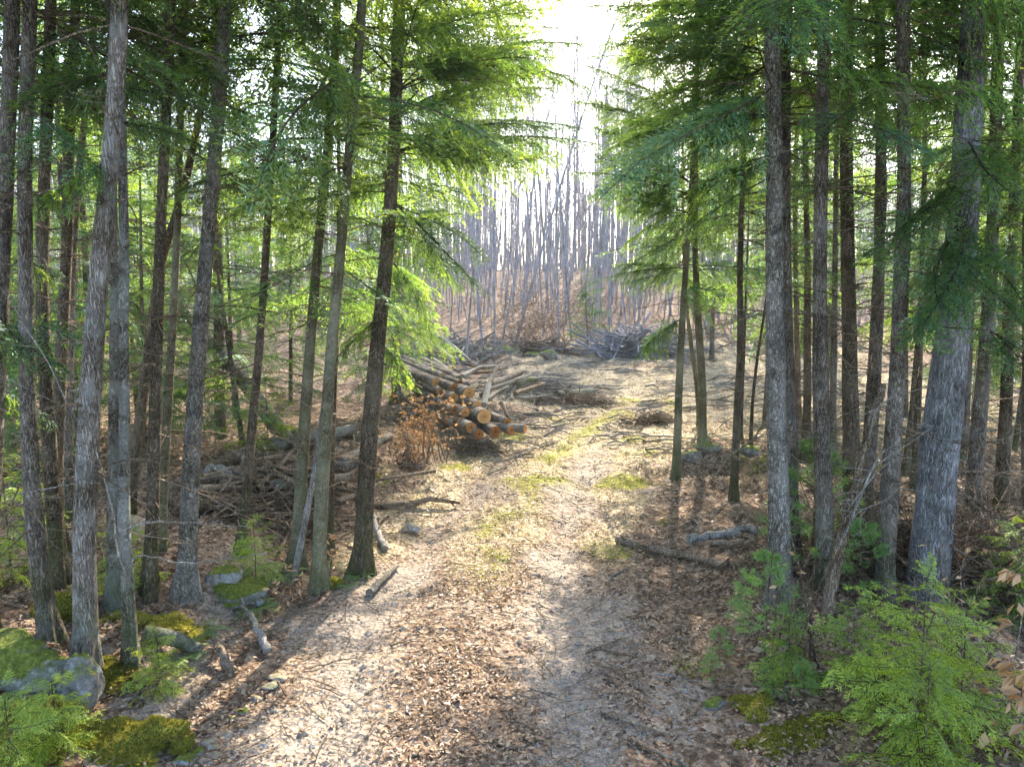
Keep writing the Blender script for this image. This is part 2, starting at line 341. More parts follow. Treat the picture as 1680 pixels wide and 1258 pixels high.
# ------------------------------------------------------------------ ground and road (one sheet, cut where the road begins)
ys = [-9.0]
while ys[-1] < 170: ys.append(ys[-1] + max(.045, .045 + .0075 * max(0, ys[-1] - 5)) if ys[-1] > 2.5 else ys[-1] + .25)
ys = np.array(ys); nx = 620; u = np.linspace(-1, 1, nx); xs = 1.2 * np.sinh(u * 5.2)
X, Y = np.meshgrid(xs, ys); Z = gz(X, Y); V = np.stack([X, Y, Z], -1).reshape(-1, 3).astype(np.float32)
rd = road_d(X, Y) + (fbm(X * 1.1, Y * 1.1, 61, 3) - .5) * 1.3
inroad = (1 - sst(1.6, 2.3, rd)) * (1 - sst(17, 24, Y))
o_ = X - road_x(Y)
tracks = np.exp(-((o_ - .85) / .38)**2) + np.exp(-((o_ + .85) / .38)**2)
patch = fbm(X * .75, Y * .75, 33, 4)
gravel = inroad * np.clip(.12 + .50 * tracks + 1.5 * (patch - .5) + .22 * (1 - sst(5.5, 8, Y)) - .22 * sst(9, 14, Y), 0, 1)
gravel = np.maximum(gravel, .62 * np.exp(-((X + 2.15 + .1 * Y) / .35)**2) * (Y < 7.5) * (Y > 2))
clearing = sst(8, 13, Y) * (1 - sst(30, 40, Y)) * sst(-4.5, -1.0, X - .12 * (Y - 9)) * (1 - sst(9 + 3, 19, X))
straw = clearing * np.clip(.25 + .5 * sst(9, 14, Y) + 1.4 * (fbm(X * .5, Y * .5, 71, 3) - .5), 0, 1)
straw = np.maximum(straw, inroad * (1 - gravel) * (.30 + .5 * sst(6, 9, Y)))
moss = np.clip(2.0 * (fbm(X * .9, Y * .9, 91, 4) - .53), 0, 1) * (.35 * clearing * (1 - sst(18, 26, Y)) + .9 * inroad * sst(6.5, 8, Y) * (1 - tracks * .7)) * 1.6
moss = np.maximum(moss, inroad * .68 * np.exp(-(o_ / .42)**2) * sst(6, 8, Y) * np.clip(fbm(X * 1.8, Y * 1.8, 222, 3) * 2 - .2, 0, 1))
moss = np.maximum(moss, (1 - inroad) * np.clip(2.6 * (fbm(X * .8 + 5, Y * .8, 191, 4) - .58), 0, 1) * (Y < 14))
ny = len(ys); I, J = np.meshgrid(np.arange(ny - 1), np.arange(nx - 1), indexing='ij'); b0 = I * nx + J
Fq = np.stack([b0, b0 + 1, b0 + nx + 1, b0 + nx], -1).reshape(-1, 4)
isroad = (inroad[:-1, :-1] > .5).reshape(-1)
def sheet(name, faces, kind):
    used = np.unique(faces); remap = np.zeros(len(V), np.int64); remap[used] = np.arange(len(used))
    mb = MB(); mb.add(V[used], remap[faces]); o = mb.obj(name, M_GROUND)
    for nm, arr in (('gravel', gravel), ('moss', moss), ('straw', straw)):
        at = o.data.attributes.new(nm, 'FLOAT', 'POINT'); at.data.foreach_set('value', arr.reshape(-1)[used].astype(np.float32))
    tag(o, kind='structure'); return o
sheet('ground', Fq[~isroad], 'g'); sheet('dirt_road', Fq[isroad], 'r')
def mask_at(arr, x, y):
    i = np.clip(np.searchsorted(ys, y), 0, ny - 1); j = np.clip(np.searchsorted(xs, x), 0, nx - 1); return arr[i, j]
print('ground', time.time() - T0, V.shape)

# ------------------------------------------------------------------ hemlock sprays
def spray(L, seed, droop=.18, dens=1.0, leafy=.15):
    """a limb along +X with its side twigs and needle twiglets; mat 0 needles, mat 1 wood"""
    r = np.random.default_rng(seed); mb = MB()
    t = np.linspace(0, 1, 9); ph = r.uniform(0, 6)
    cx = L * t; cyy = .06 * L * np.sin(ph + t * 4) ; cz = .10 * L * t - droop * L * t**2
    pts = np.stack([cx, cyy - cyy[0], cz], 1)
    mb.segs(pts[:-1], pts[1:], .011 * L / 2 * (1 - t[:-1] * .8) + .002, .011 * L / 2 * (1 - t[1:] * .8) + .002, 1, 4)
    ns = int(L / .072 * dens)
    for i in range(ns):
        for sgn in (-1, 1):
            tt = leafy + (1 - leafy) * (i + r.random()) / ns
            if r.random() < .18: continue
            b = np.array([np.interp(tt, t, pts[:, k]) for k in range(3)])
            ln = (L * .40 * (1 - tt)**.75 + .09) * r.uniform(.55, 1.15)
            a = sgn * r.uniform(.75, 1.15) * (1 - .35 * tt); d = np.array([math.cos(a), math.sin(a), r.uniform(-.22, .08)])
            m = max(3, int(ln / .026)); s_ = (np.arange(m) + r.random(m) * .6) / m
            q = b + d * (s_ * ln)[:, None]; dr = r.uniform(.25, .85); q[:, 2] -= dr * ln * s_**2
            tip = b + d * ln + np.array([0, 0, -dr * ln])
            mb.segs(b[None], (b + d * ln * .55 + np.array([0, 0, -.3 * dr * ln]))[None], .0032, .002, 1); mb.segs((b + d * ln * .55 + np.array([0, 0, -.3 * dr * ln]))[None], tip[None], .002, .001, 1)
            for s2 in (-1, 1):
                aa = a + s2 * r.uniform(.6, 1.0, m)
                dd = np.stack([np.cos(aa), np.sin(aa), r.uniform(-.55, .1, m)], 1)
                nn = np.stack([r.normal(0, .35, m), r.normal(0, .35, m), np.ones(m)], 1)
                mb.leaves(q, dd, nn, (.042 + .05 * (1 - s_)) * r.uniform(.6, 1.25, m), .0145 * r.uniform(.8, 1.3, m), 0, r.random(m) * .6 + .4 * s_, .4, .1)
            mb.leaves(tip[None] - d * .04, d[None], np.array([[0, 0, 1.]]), .075, .017, 0, np.array([.9]))
    return mb.arr()
SPR = {2.4: [spray(2.4, 100 + i) for i in range(4)], 1.5: [spray(1.5, 200 + i) for i in range(4)], .8: [spray(.8, 300 + i) for i in range(4)]}
def rotm(az, pitch, roll=0.0):
    return np.array(Matrix.Rotation(az, 3, 'Z') @ Matrix.Rotation(-pitch, 3, 'Y') @ Matrix.Rotation(roll, 3, 'X'))
def crown_mesh(name, hp, Rm, nl, seed, mat=None, lowsparse=.5, gap=.3):
    r = np.random.default_rng(seed); mb = MB()
    for i in range(nl):
        t = (i + r.random() * .8) / nl
        if (t < .25 and r.random() < lowsparse) or (hp > 8 and t > .42 and r.random() < .4): continue
        z = hp * t; Lg = Rm * (.6 + 1.0 * min(t * 2.2, .4)) * (1 - t)**.65 * r.uniform(.55, 1.12) + .18
        az = 2.39996 * i + r.uniform(-.6, .6)
        if math.sin(az * 1.0 + seed) > 1 - gap and t < .7 and r.random() < .6: continue
        key = min(SPR, key=lambda k: abs(k - Lg)); A = SPR[key][r.integers(4)]
        pit = R(-14 + 38 * t) + r.normal(0, .2)
        mb.merge(A, rotm(az, pit, r.normal(0, .5)), np.array([0, 0, z]), Lg / key)
    return mb.mesh(name, [mat or M_NEED, M_DARK], smooth=False)
CR = {'tall': [crown_mesh('crown', 9, 2.3, 78, 400 + i) for i in range(4)],
      'mid': [crown_mesh('crown', 6, 2.0, 56, 410 + i, lowsparse=.25, gap=.15) for i in range(3)],
      'young': [crown_mesh('crown', 4, 1.5, 50, 420 + i, lowsparse=.05, gap=0) for i in range(3)],
      'sapling': [crown_mesh('crown', 1.7, .95, 34, 430 + i, M_YOUNG, .0, 0) for i in range(3)]}
HP = {'tall': 9, 'mid': 6, 'young': 4, 'sapling': 1.7}
print('crowns', time.time() - T0, len(CR['tall'][0].vertices))

def smooth_curve(pts, n):
    pts = np.asarray(pts, float); d = np.r_[0, np.cumsum(np.linalg.norm(np.diff(pts, axis=0), axis=1))]; t = np.linspace(0, d[-1], n)
    q = np.stack([np.interp(t, d, pts[:, k]) for k in range(3)], 1)
    for _ in range(max(2, n // 10)):
        q[1:-1] = (q[:-2] + 2 * q[1:-1] + q[2:]) / 4
    return q
def dead_twigs(mb, curve, z0, z1, n, ln, mat=0, seed=0, down=.25, side=None):
    r = np.random.default_rng(seed)
    for i in range(n):
        z = r.uniform(z0, z1); k = np.searchsorted(curve[:, 2], z); k = min(max(k, 1), len(curve) - 1); b = curve[k]
        az = r.uniform(0, 6.28) if side is None else side + r.normal(0, .6); Lg = r.uniform(*ln) * r.uniform(.5, 1)
        d = np.array([math.cos(az), math.sin(az), r.uniform(-.25, .35)]); m = 6; t = np.linspace(0, 1, m)
        kink = np.cumsum(r.normal(0, .05, (m, 3)), 0) * Lg
        q = b + d * (t * Lg)[:, None] + kink * t[:, None]; q[:, 2] -= down * Lg * t**2
        rr = (.0035 + .005 * Lg) * (1 - .8 * t); mb.segs(q[:-1], q[1:], rr[:-1], rr[1:], mat, 3)
        for j in range(int(3 + Lg * 6)):
            tt = r.uniform(.2, .98); p = np.array([np.interp(tt, t, q[:, c]) for c in range(3)])
            a2 = az + r.choice([-1, 1]) * r.uniform(.5, 1.1); l2 = Lg * r.uniform(.12, .42) * (1.1 - tt * .6)
            d2 = np.array([math.cos(a2), math.sin(a2), r.uniform(-.4, .2)]); e = p + d2 * l2
            mid = p + d2 * l2 * .5 + r.normal(0, .03, 3) * l2
            mb.segs([p, mid], [mid, e], [.0028, .0022], [.0022, .001], mat, 3)
            for jj in range(2):
                f_ = r.uniform(.3, .9); p3 = p + (e - p) * f_; d3 = d2 + r.normal(0, .6, 3); mb.segs(p3[None], (p3 + d3 * l2 * .35)[None], .0018, .0009, mat, 3)
TREES = []
def tree(name, label, cat, px, w, mat, H, crown=None, Yb=None, group=None, twigs=0, tw=(.4, 1.2), tz=(.8, 5.0), flare=.35, seed=None, rot=0, lean_keep=.5, hero=()):
    """px: pixel path of the trunk from its foot upwards; the foot stands on the ground, the rest goes up at its real distance"""
    seed = seed if seed is not None else len(TREES) + 50
    if Yb is None: B = P(*px[0])
    else: B = W(px[0][0], px[0][1], Yb); B[2] = float(gz(B[0], B[1]))
    Yw = B[1]; pts = [B - np.array([0, 0, .12])]
    for (x, y) in px[1:]:
        q = W(x, y, Yw)
        if q[2] > pts[-1][2] + .15: pts.append(q)
    last = pts[-1]; prev = pts[-2] if len(pts) > 1 else B
    sl = (last - prev); sl = sl / max(sl[2], .3); top = B[2] + H
    k = 4
    for i in range(1, k + 1):
        dz = (top - last[2]) / k
        if dz > .05: pts.append(pts[-1] + np.array([sl[0] * dz * lean_keep**i, .0, dz]))
    c = smooth_curve(pts, 64) - B
    depth = np.dot(B - CAM, FWD); w = w * (.86 if px[0][0] < 540 else 1); r0 = w / 2 * depth / F
    zz = np.clip(c[:, 2], 0, None)
    rad = r0 * (1 - (.2 if w < 60 else .3) * sst(0, 4, zz)) * (1 - .86 * np.clip(zz / H, 0, 1))**.8 * (1 + flare * 1.5 * np.exp(-zz / .17)) + .004
    e = link(name, None, None, B); tag(e, label, cat, group)
    mb = MB(); mb.tube(c, rad, 22 if r0 > .06 else 10, 0, True, True, .13, flute=.38 * np.exp(-zz / .14) * (flare > .2))
    r_ = np.random.default_rng(seed + 900)
    for i in range(16 if r0 > .05 else 7):
        k = r_.integers(6, 34); az = r_.uniform(0, 6.28); dd = np.array([math.cos(az), math.sin(az), r_.uniform(-.2, .35)]); ll = r_.uniform(.03, .16)
        mb.segs((c[k] + dd * rad[k] * .8)[None], (c[k] + dd * (rad[k] + ll))[None], .006 + rad[k] * .07, .003, 1, 5)
    if twigs: dead_twigs(mb, c, tz[0], tz[1] + 1, int(twigs * 1.5), (tw[0], tw[1] * 1.25), 1, seed)
    mb.obj('trunk', [mat, M_DEADW], e)
    if crown:
        kind, z0, sc = crown; hp = HP[kind]; k0 = min(np.searchsorted(c[:, 2], z0), len(c) - 2); k1 = min(np.searchsorted(c[:, 2], z0 + hp * sc), len(c) - 1)
        ax = c[k1] - c[k0]; ax = ax / np.linalg.norm(ax)
        o = link('crown', CR[kind][seed % len(CR[kind])], e, c[k0]); q = Vector((0, 0, 1)).rotation_difference(Vector(ax)) @ Quaternion((0, 0, 1), rot + seed * 1.7)
        o.rotation_mode = 'QUATERNION'; o.rotation_quaternion = q; o.scale = (sc,) * 3
    for (hx, hy, tx, ty, dY, key) in hero:      # limb that starts on the trunk at one height and reaches out
        A = W(hx, hy, Yw); T = W(tx, ty, Yw + dY); v = T - A; ln = np.linalg.norm(v); az = math.atan2(v[1], v[0]); pit = math.asin(v[2] / ln)
        hb = MB()
        for kk, (ro, da, dp, fs) in enumerate(((.1, 0, .08, 1), (.75, .12, .16, .85), (-.7, -.14, -.02, .8))): hb.merge(SPR[key][(seed + int(hx) + kk) % 4], rotm(az + da, pit + dp, ro), A - B, ln / key * fs); hb.obj('limb', [M_NEED, M_DARK], e, smooth=False)
    TREES.append(e); return e

# ---- left side of the track
HG = 'hemlocks left of the track'; RG = 'hemlocks right of the track'
tree('hemlock_tree', 'dark trunk at the very left edge of the photo', 'tree', [(-30, 1040), (-5, 600), (10, 280), (22, 0)], 34, M_HEM, 14, ('tall', 4.2, 1.0), group=HG, twigs=24,
     hero=[(10, 300, 130, 350, .3, .8), (5, 420, 110, 470, .2, .8), (-5, 520, 100, 600, -.3, .8), (-10, 640, 90, 700, .2, .8)])
tree('hemlock_tree', 'grey mossy footed trunk just left of the thick grey one', 'tree', [(85, 1058), (58, 900), (45, 700), (42, 420), (38, 250), (52, 0)], 30, M_HEM, 14, ('tall', 4.0, 1.0), group=HG, twigs=30)
tree('hemlock_tree', 'dark trunk behind the mossy footed grey one with green moss at its base', 'tree', [(100, 960), (82, 760), (68, 500), (72, 300), (85, 0)], 26, M_DARK, 14, ('tall', 4.2, 1.1), group=HG, twigs=26)
tree('hemlock_tree', 'dark trunk curving right towards its top, left of the thick grey one', 'tree', [(98, 915), (88, 800), (104, 520), (112, 380), (112, 220), (126, 0)], 24, M_DARK, 13, ('mid', 4.8, 1.2), group=HG, twigs=30)
tree('hemlock_tree', 'slim trunk seen high between the curving one and the thick grey one', 'tree', [(108, 860), (118, 420), (132, 250), (152, 80), (158, 0)], 16, M_HEM, 13, ('mid', 5.2, 1.1), group=HG, twigs=24)
tree('hemlock_tree', 'thick grey trunk beside the pointed grey boulder', 'tree', [(140, 1098), (137, 840), (150, 600), (166, 400), (185, 250), (200, 0)], 40, M_GREY, 15, ('tall', 5.2, 1.1), group=HG, twigs=18, tz=(1.2, 5), hero=[(185, 260, 60, 350, -.3, .8), (190, 200, 330, 240, .4, .8), (195, 120, 60, 180, .3, .8)])
tree('snag', 'dark broken topped trunk hard behind the thick grey one', 'dead tree', [(186, 1000), (186, 800), (188, 560), (186, 300), (182, 60)], 24, M_LICH, 5.9, None, group=HG, twigs=16, tw=(.3, .8))
tree('birch_tree', 'pale peeling crooked trunk right of the thick grey one', 'tree', [(213, 1092), (212, 980), (200, 850), (206, 720), (200, 560), (205, 420), (200, 200)], 22, M_LICH, 11, ('mid', 5.5, .9), group=HG, twigs=14)
tree('hemlock_tree', 'straight dark trunk with a mossy foot behind the pale crooked one', 'tree', [(243, 975), (252, 820), (256, 560), (262, 400), (272, 200), (282, 0)], 24, M_DARK, 13, ('tall', 4.4, .9), group=HG, twigs=30)
tree('hemlock_tree', 'slim trunk with a sunlit edge left of the flecked trunk', 'tree', [(262, 900), (268, 780), (282, 560), (290, 400), (296, 200), (304, 0)], 17, M_OLIVE, 12, ('mid', 4.6, 1.1), group=HG, twigs=24)
tree('hemlock_tree', 'dark slim trunk leaning right, crossing high behind the flecked one', 'tree', [(205, 860), (238, 620), (262, 420), (300, 330), (330, 180), (352, 60)], 18, M_DARK, 12, ('mid', 4.8, 1.0), group=HG, twigs=20)
tree('hemlock_tree', 'tall flecked grey trunk, thickest in the left middle of the photo', 'tree', [(304, 975), (310, 840), (324, 600), (338, 420), (352, 260), (372, 0)], 33, M_PALE, 14.5, ('tall', 4.6, 1.0), group=HG, twigs=22)
tree('hemlock_tree', 'thin dark leaning trunk in front of the fallen log heap', 'tree', [(392, 908), (408, 760), (424, 600), (436, 420), (444, 280), (458, 50)], 17, M_DARK, 11.5, ('mid', 3.8, 1.0), group=HG, twigs=24)
tree('hemlock_tree', 'smooth olive trunk, left one of the close pair by the leaning pole', 'tree', [(484, 935), (494, 800), (503, 640), (518, 450), (540, 220), (552, 60)], 24, M_OLIVE, 12, ('tall', 3.6, .85), group=HG, twigs=18)
tree('hemlock_tree', 'smooth olive trunk, right one of the close pair by the leaning pole', 'tree', [(520, 968), (528, 800), (541, 600), (560, 400), (575, 220), (592, 60)], 25, M_OLIVE, 12.5, ('mid', 3.9, 1.15), group=HG, twigs=18)
tree('hemlock_tree', 'very thin dark stem right of the olive pair', 'tree', [(541, 915), (544, 760), (551, 560), (556, 400)], 10, M_DARK, 7.5, ('young', 2.9, .9), group=HG, twigs=12)
tree('hemlock_tree', 'dark brown trunk standing nearest to the left side of the track', 'tree', [(593, 940), (600, 800), (612, 640), (628, 480), (642, 340), (650, 150), (656, 0)], 29, M_DARK, 14, ('tall', 3.9, .8), group=HG, twigs=20,
     hero=[(640, 330, 790, 470, -.3, 1.5), (645, 250, 965, 238, .6, 2.4), (645, 230, 860, 260, -.4, 1.5), (650, 150, 900, 60, .8, 2.4), (650, 190, 860, 130, 1.3, 2.4), (650, 60, 930, 40, .5, 2.4), (652, 20, 940, -40, .2, 2.4), (650, 110, 945, 120, .5, 2.4), (652, 0, 800, 130, .6, 1.5), (634, 420, 720, 560, .4, 1.5), (638, 380, 760, 350, .3, 1.5), (625, 520, 545, 600, -.2, .8), (620, 560, 690, 640, .3, .8), (640, 300, 520, 330, -.5, 1.5), (645, 200, 480, 190, -.4, 1.5)])
tree('hemlock_tree', 'trunk half hidden by bright foliage behind the log pile', 'tree', [(650, 660), (648, 560), (650, 400), (655, 250)], 17, M_HEM, 14, ('tall', 3.6, 1.15), Yb=18.5, group=HG, twigs=14, hero=[(655, 180, 900, 150, .3, 2.4), (655, 110, 950, 80, .3, 2.4), (655, 60, 960, 150, -.4, 2.4), (655, 210, 950, 215, .5, 2.4), (655, 250, 860, 200, -.3, 2.4), (655, 300, 820, 330, .2, 2.4), (655, 380, 800, 480, .2, 2.4)])
tree('hemlock_tree', 'evergreen standing left of the log pile with low bright sprays', 'tree', [(610, 760), (622, 640), (626, 560), (630, 400)], 12, M_DARK, 9, ('young', 1.8, 1.3), Yb=13, group=HG, twigs=10)
# ---- right side
tree('hemlock_tree', 'slim trunk at the shade edge, nearest evergreen right of the clearing', 'tree', [(1110, 790), (1113, 650), (1122, 480), (1130, 380), (1138, 250)], 13, M_OLIVE, 10, ('mid', 2.9, 1.0), group=RG, twigs=20, hero=[(1126, 440, 990, 460, .3, 1.5), (1122, 520, 1045, 590, -.2, .8), (1130, 350, 985, 330, .4, 1.5), (1132, 300, 975, 210, .5, 1.5), (1136, 240, 945, 170, .4, 2.4), (1138, 190, 955, 100, .6, 2.4), (1134, 320, 940, 290, .2, 1.5)])
tree('hemlock_tree', 'slim olive trunk just behind the shade edge trunk', 'tree', [(1153, 735), (1152, 620), (1142, 480), (1140, 380)], 14, M_OLIVE, 11, ('mid', 3.2, 1.25), group=RG, twigs=16)
tree('hemlock_tree', 'curved thin stem meeting the olive trunk low down', 'tree', [(1150, 700), (1142, 620), (1130, 540), (1122, 440)], 8, M_OLIVE, 8.5, ('young', 3.2, 1.1), group=RG)
tree('hemlock_tree', 'thin dark wavy trunk left of the pale patchy one', 'tree', [(1204, 822), (1208, 700), (1216, 560), (1213, 460), (1218, 300)], 13, M_DARK, 10.5, ('mid', 3.4, 1.15), group=RG, twigs=22)
tree('bare_sapling', 'thin leaning bare stem between the wavy trunk and the pale patchy one', 'sapling', [(1232, 735), (1234, 660), (1242, 590), (1256, 500), (1262, 430)], 5, M_DARK, 5.5, None, twigs=12)
tree('bare_sapling', 'thin upright bare stem just right of the wavy trunk', 'sapling', [(1215, 720), (1218, 640), (1222, 540), (1224, 470)], 5, M_DARK, 5, None, twigs=12)
tree('hemlock_tree', 'pale patchy trunk, the tall light one right of the clearing', 'tree', [(1280, 985), (1277, 800), (1271, 600), (1270, 400), (1272, 250), (1266, 80)], 35, M_PALE, 14.5, ('tall', 3.8, 1.0), group=RG, twigs=26,
     hero=[(1270, 90, 1010, 80, .5, 2.4), (1270, 190, 1000, 250, .8, 2.4), (1270, 40, 1080, 60, -.4, 2.4), (1268, 20, 960, 0, .6, 2.4), (1268, 120, 1040, 160, 1.2, 2.4), (1268, 0, 1130, -60, -.6, 2.4), (1270, 260, 1120, 330, .5, 1.5)])
tree('hemlock_tree', 'darker trunk touching the pale patchy one on its right', 'tree', [(1300, 935), (1298, 760), (1290, 560), (1286, 300)], 24, M_HEM, 14, ('tall', 4.2, .9), group=RG, twigs=20)
tree('bare_tree', 'tan slender sunlit trunk behind the pale patchy pair', 'tree', [(1313, 735), (1308, 600), (1306, 480), (1304, 350)], 10, M_TAN, 12, None, twigs=14, tz=(2, 8))
tree('hemlock_tree', 'thin dark trunk right of the tan slender one', 'tree', [(1322, 750), (1325, 620), (1325, 420), (1320, 200), (1316, 80)], 13, M_DARK, 13, ('mid', 5.0, 1.0), group=RG, twigs=24)
tree('hemlock_tree', 'straight grey brown trunk standing left of the leaning snag', 'tree', [(1358, 965), (1350, 800), (1346, 600), (1344, 400), (1350, 200), (1350, 0)], 27, M_HEM, 14, ('tall', 4.4, 1.0), group=RG, twigs=26)
tree('hemlock_tree', 'slim trunk glimpsed between the grey brown and the blackish one', 'tree', [(1366, 760), (1367, 640), (1370, 450), (1372, 250)], 11, M_HEM, 13, ('mid', 5.0, 1.0), group=RG, twigs=20)
tree('hemlock_tree', 'blackish rough trunk in the middle of the right hand stand', 'tree', [(1398, 880), (1396, 700), (1392, 480), (1388, 260), (1392, 0)], 26, M_DARK, 14.5, ('tall', 4.6, 1.1), group=RG, twigs=30)
tree('hemlock_tree', 'straight trunk two to the left of the giant, bending left at its foot', 'tree', [(1415, 860), (1430, 700), (1440, 500), (1446, 300), (1442, 0)], 23, M_HEM, 14, ('tall', 4.8, 1.0), group=RG, twigs=28)
tree('hemlock_tree', 'brown trunk next to the giant, its foot behind the green shrub', 'tree', [(1450, 990), (1460, 800), (1475, 560), (1484, 300), (1480, 0)], 28, M_HEM, 14, ('tall', 4.4, 1.0), group=RG, twigs=28)
tree('hemlock_tree', 'thin trunk seen between the brown one and the giant', 'tree', [(1500, 800), (1508, 640), (1512, 450), (1518, 250), (1516, 100)], 10, M_DARK, 12, ('mid', 5.0, .9), group=RG, twigs=20)
tree('hemlock_tree', 'giant bluish grey furrowed trunk, thickest tree in the photo', 'tree', [(1520, 988), (1532, 820), (1552, 640), (1572, 480), (1582, 320), (1590, 150), (1598, 0)], 63, M_BIG, 17, ('tall', 4.6, 1.25), group=RG, twigs=24, flare=.03,
     hero=[(1580, 300, 1420, 420, -.7, 1.5), (1575, 420, 1660, 560, -1.0, 1.5), (1585, 230, 1700, 330, -1.2, 1.5), (1580, 360, 1500, 560, -.9, 1.5)])
tree('hemlock_tree', 'dark trunk right of the giant, forking low', 'tree', [(1590, 900), (1602, 720), (1622, 520), (1632, 300), (1636, 100)], 24, M_HEM, 14, ('tall', 4.2, 1.0), group=RG, twigs=28, hero=[(1625, 420, 1490, 470, -.8, 1.5), (1620, 540, 1700, 620, -.8, .8), (1630, 340, 1520, 300, -.9, 1.5)])
tree('hemlock_tree', 'dark trunk at the far right, half behind low sprays', 'tree', [(1638, 880), (1650, 700), (1655, 480), (1668, 260), (1676, 0)], 20, M_DARK, 13, ('tall', 3.6, .95), group=RG, twigs=28)
tree('hemlock_tree', 'trunk cut by the right edge of the photo', 'tree', [(1700, 960), (1690, 700), (1690, 300)], 26, M_DARK, 13, ('tall', 3.4, 1.0), group=RG, twigs=20)
tree('bare_sapling', 'thin crooked bare stem leaning right in front of the giant', 'sapling', [(1500, 640), (1515, 480), (1535, 380), (1560, 300)], 14, M_DARK, 8, None, Yb=11, twigs=10)
print('trees', time.time() - T0)

# ---- hemlocks farther back, both sides: things that share a whole tree
def back_proto(kind, H, r0, z0, sc, seed):
    e = link('hemlock_tree', None); c = smooth_curve([(0, 0, -.2), (.05, 0, H * .4), (.12, .05, H)], 24)
    mb = MB(); mb.tube(c, r0 * (1 - .85 * np.clip(c[:, 2] / H, 0, 1)) + .005, 8); dead_twigs(mb, c, .8, z0 + 1, 16, (.4, 1.3), 1, seed); mb.obj('trunk', [M_HEM, M_DEADW], e)
    o = link('crown', CR[kind][seed % 3], e, (0, 0, z0)); o.scale = (sc,) * 3; return e
BP = [back_proto('tall', 12, .12, 2.6, 1.05, 1), back_proto('mid', 9, .09, 2.2, 1.2, 2), back_proto('young', 5.2, .045, .8, 1.15, 3), back_proto('tall', 13, .13, 3.5, 1.1, 5)]
used = set()
def place_back(k, x, y, s, label, group):
    e = BP[k] if k not in used else copy_tree(BP[k]); used.add(k)
    e.location = G(x, y); e.rotation_euler = (rng.normal(0, .03), rng.normal(0, .03), rng.uniform(0, 6.28)); e.scale = (s,) * 3; tag(e, label, 'tree', group)
LB = 'evergreen in the shaded wood left of the log pile'; RB = 'evergreen in the wood behind the right hand trunks'
spots = [(3, -5.5, 12.8, .9), (1, -8, 13, 1), (2, -4.6, 11.6, .9), (2, -6.3, 15.5, 1), (3, -10, 16, 1), (3, -11.5, 13, 1), (2, -7, 13.6, 1), (2, -9.3, 12, .9),
         (2, -6.0, 18.5, 1.3), (0, -12.5, 20, 1), (1, -15, 17, 1), (2, -12, 16.5, 1.2), (1, -14, 26, 1.1), (0, -18, 23, 1), (3, -19, 30, 1), (0, -23, 27, 1), (1, -13, 33, 1.2)]
for (k, x, y, s) in spots: place_back(k, x, y, s * rng.uniform(.9, 1.1), LB, 'hemlocks in the shaded wood on the left')
spots = [(1, 5.6, 15, .95), (0, 8, 13, 1), (1, 9.5, 16.5, 1), (3, 11.5, 14, 1), (0, 13.5, 18, 1), (1, 7.4, 19.5, 1), (0, 10.5, 23, 1), (3, 15.5, 22, 1), (1, 17, 27, 1.1), (0, 19.5, 19, 1), (1, 12.6, 30, 1.1), (3, 20, 31, 1), (1, 9.4, 35, 1.1), (0, 24, 26, 1)]
for (k, x, y, s) in spots: place_back(k, x, y, s * rng.uniform(.9, 1.1), RB, 'hemlocks in the wood on the right')
for (k, x, y, s) in [(2, -5.9, 10.8, 1), (1, -7.2, 11.2, .9), (2, -8.4, 10.6, 1), (1, -9.8, 10.5, .9), (2, -6.6, 9.6, .8), (2, -3.1, 15.6, 1), (2, -11.2, 11, 1), (2, -8.5, 15.5, 1.2), (2, -10.3, 14, 1.2)]: place_back(k, x, y, s * rng.uniform(.9, 1.1), LB, 'hemlocks in the shaded wood on the left')
for (k, x, y, s) in [(1, 7.6, 11.4, .85), (2, 8.9, 12, .9), (1, 10.2, 11.5, .9), (1, 12.5, 12.5, 1), (2, 11.5, 17, 1.2), (1, 8.4, 29, 1.2)]: place_back(k, x, y, s * rng.uniform(.9, 1.1), RB, 'hemlocks in the wood on the right')
e = copy_tree(BP[2]); e.location = P(965, 572); e.scale = (.75,) * 3; tag(e, 'small lone evergreen at the back of the clearing by the brush heap', 'tree')
e.name = 'hemlock_tree'

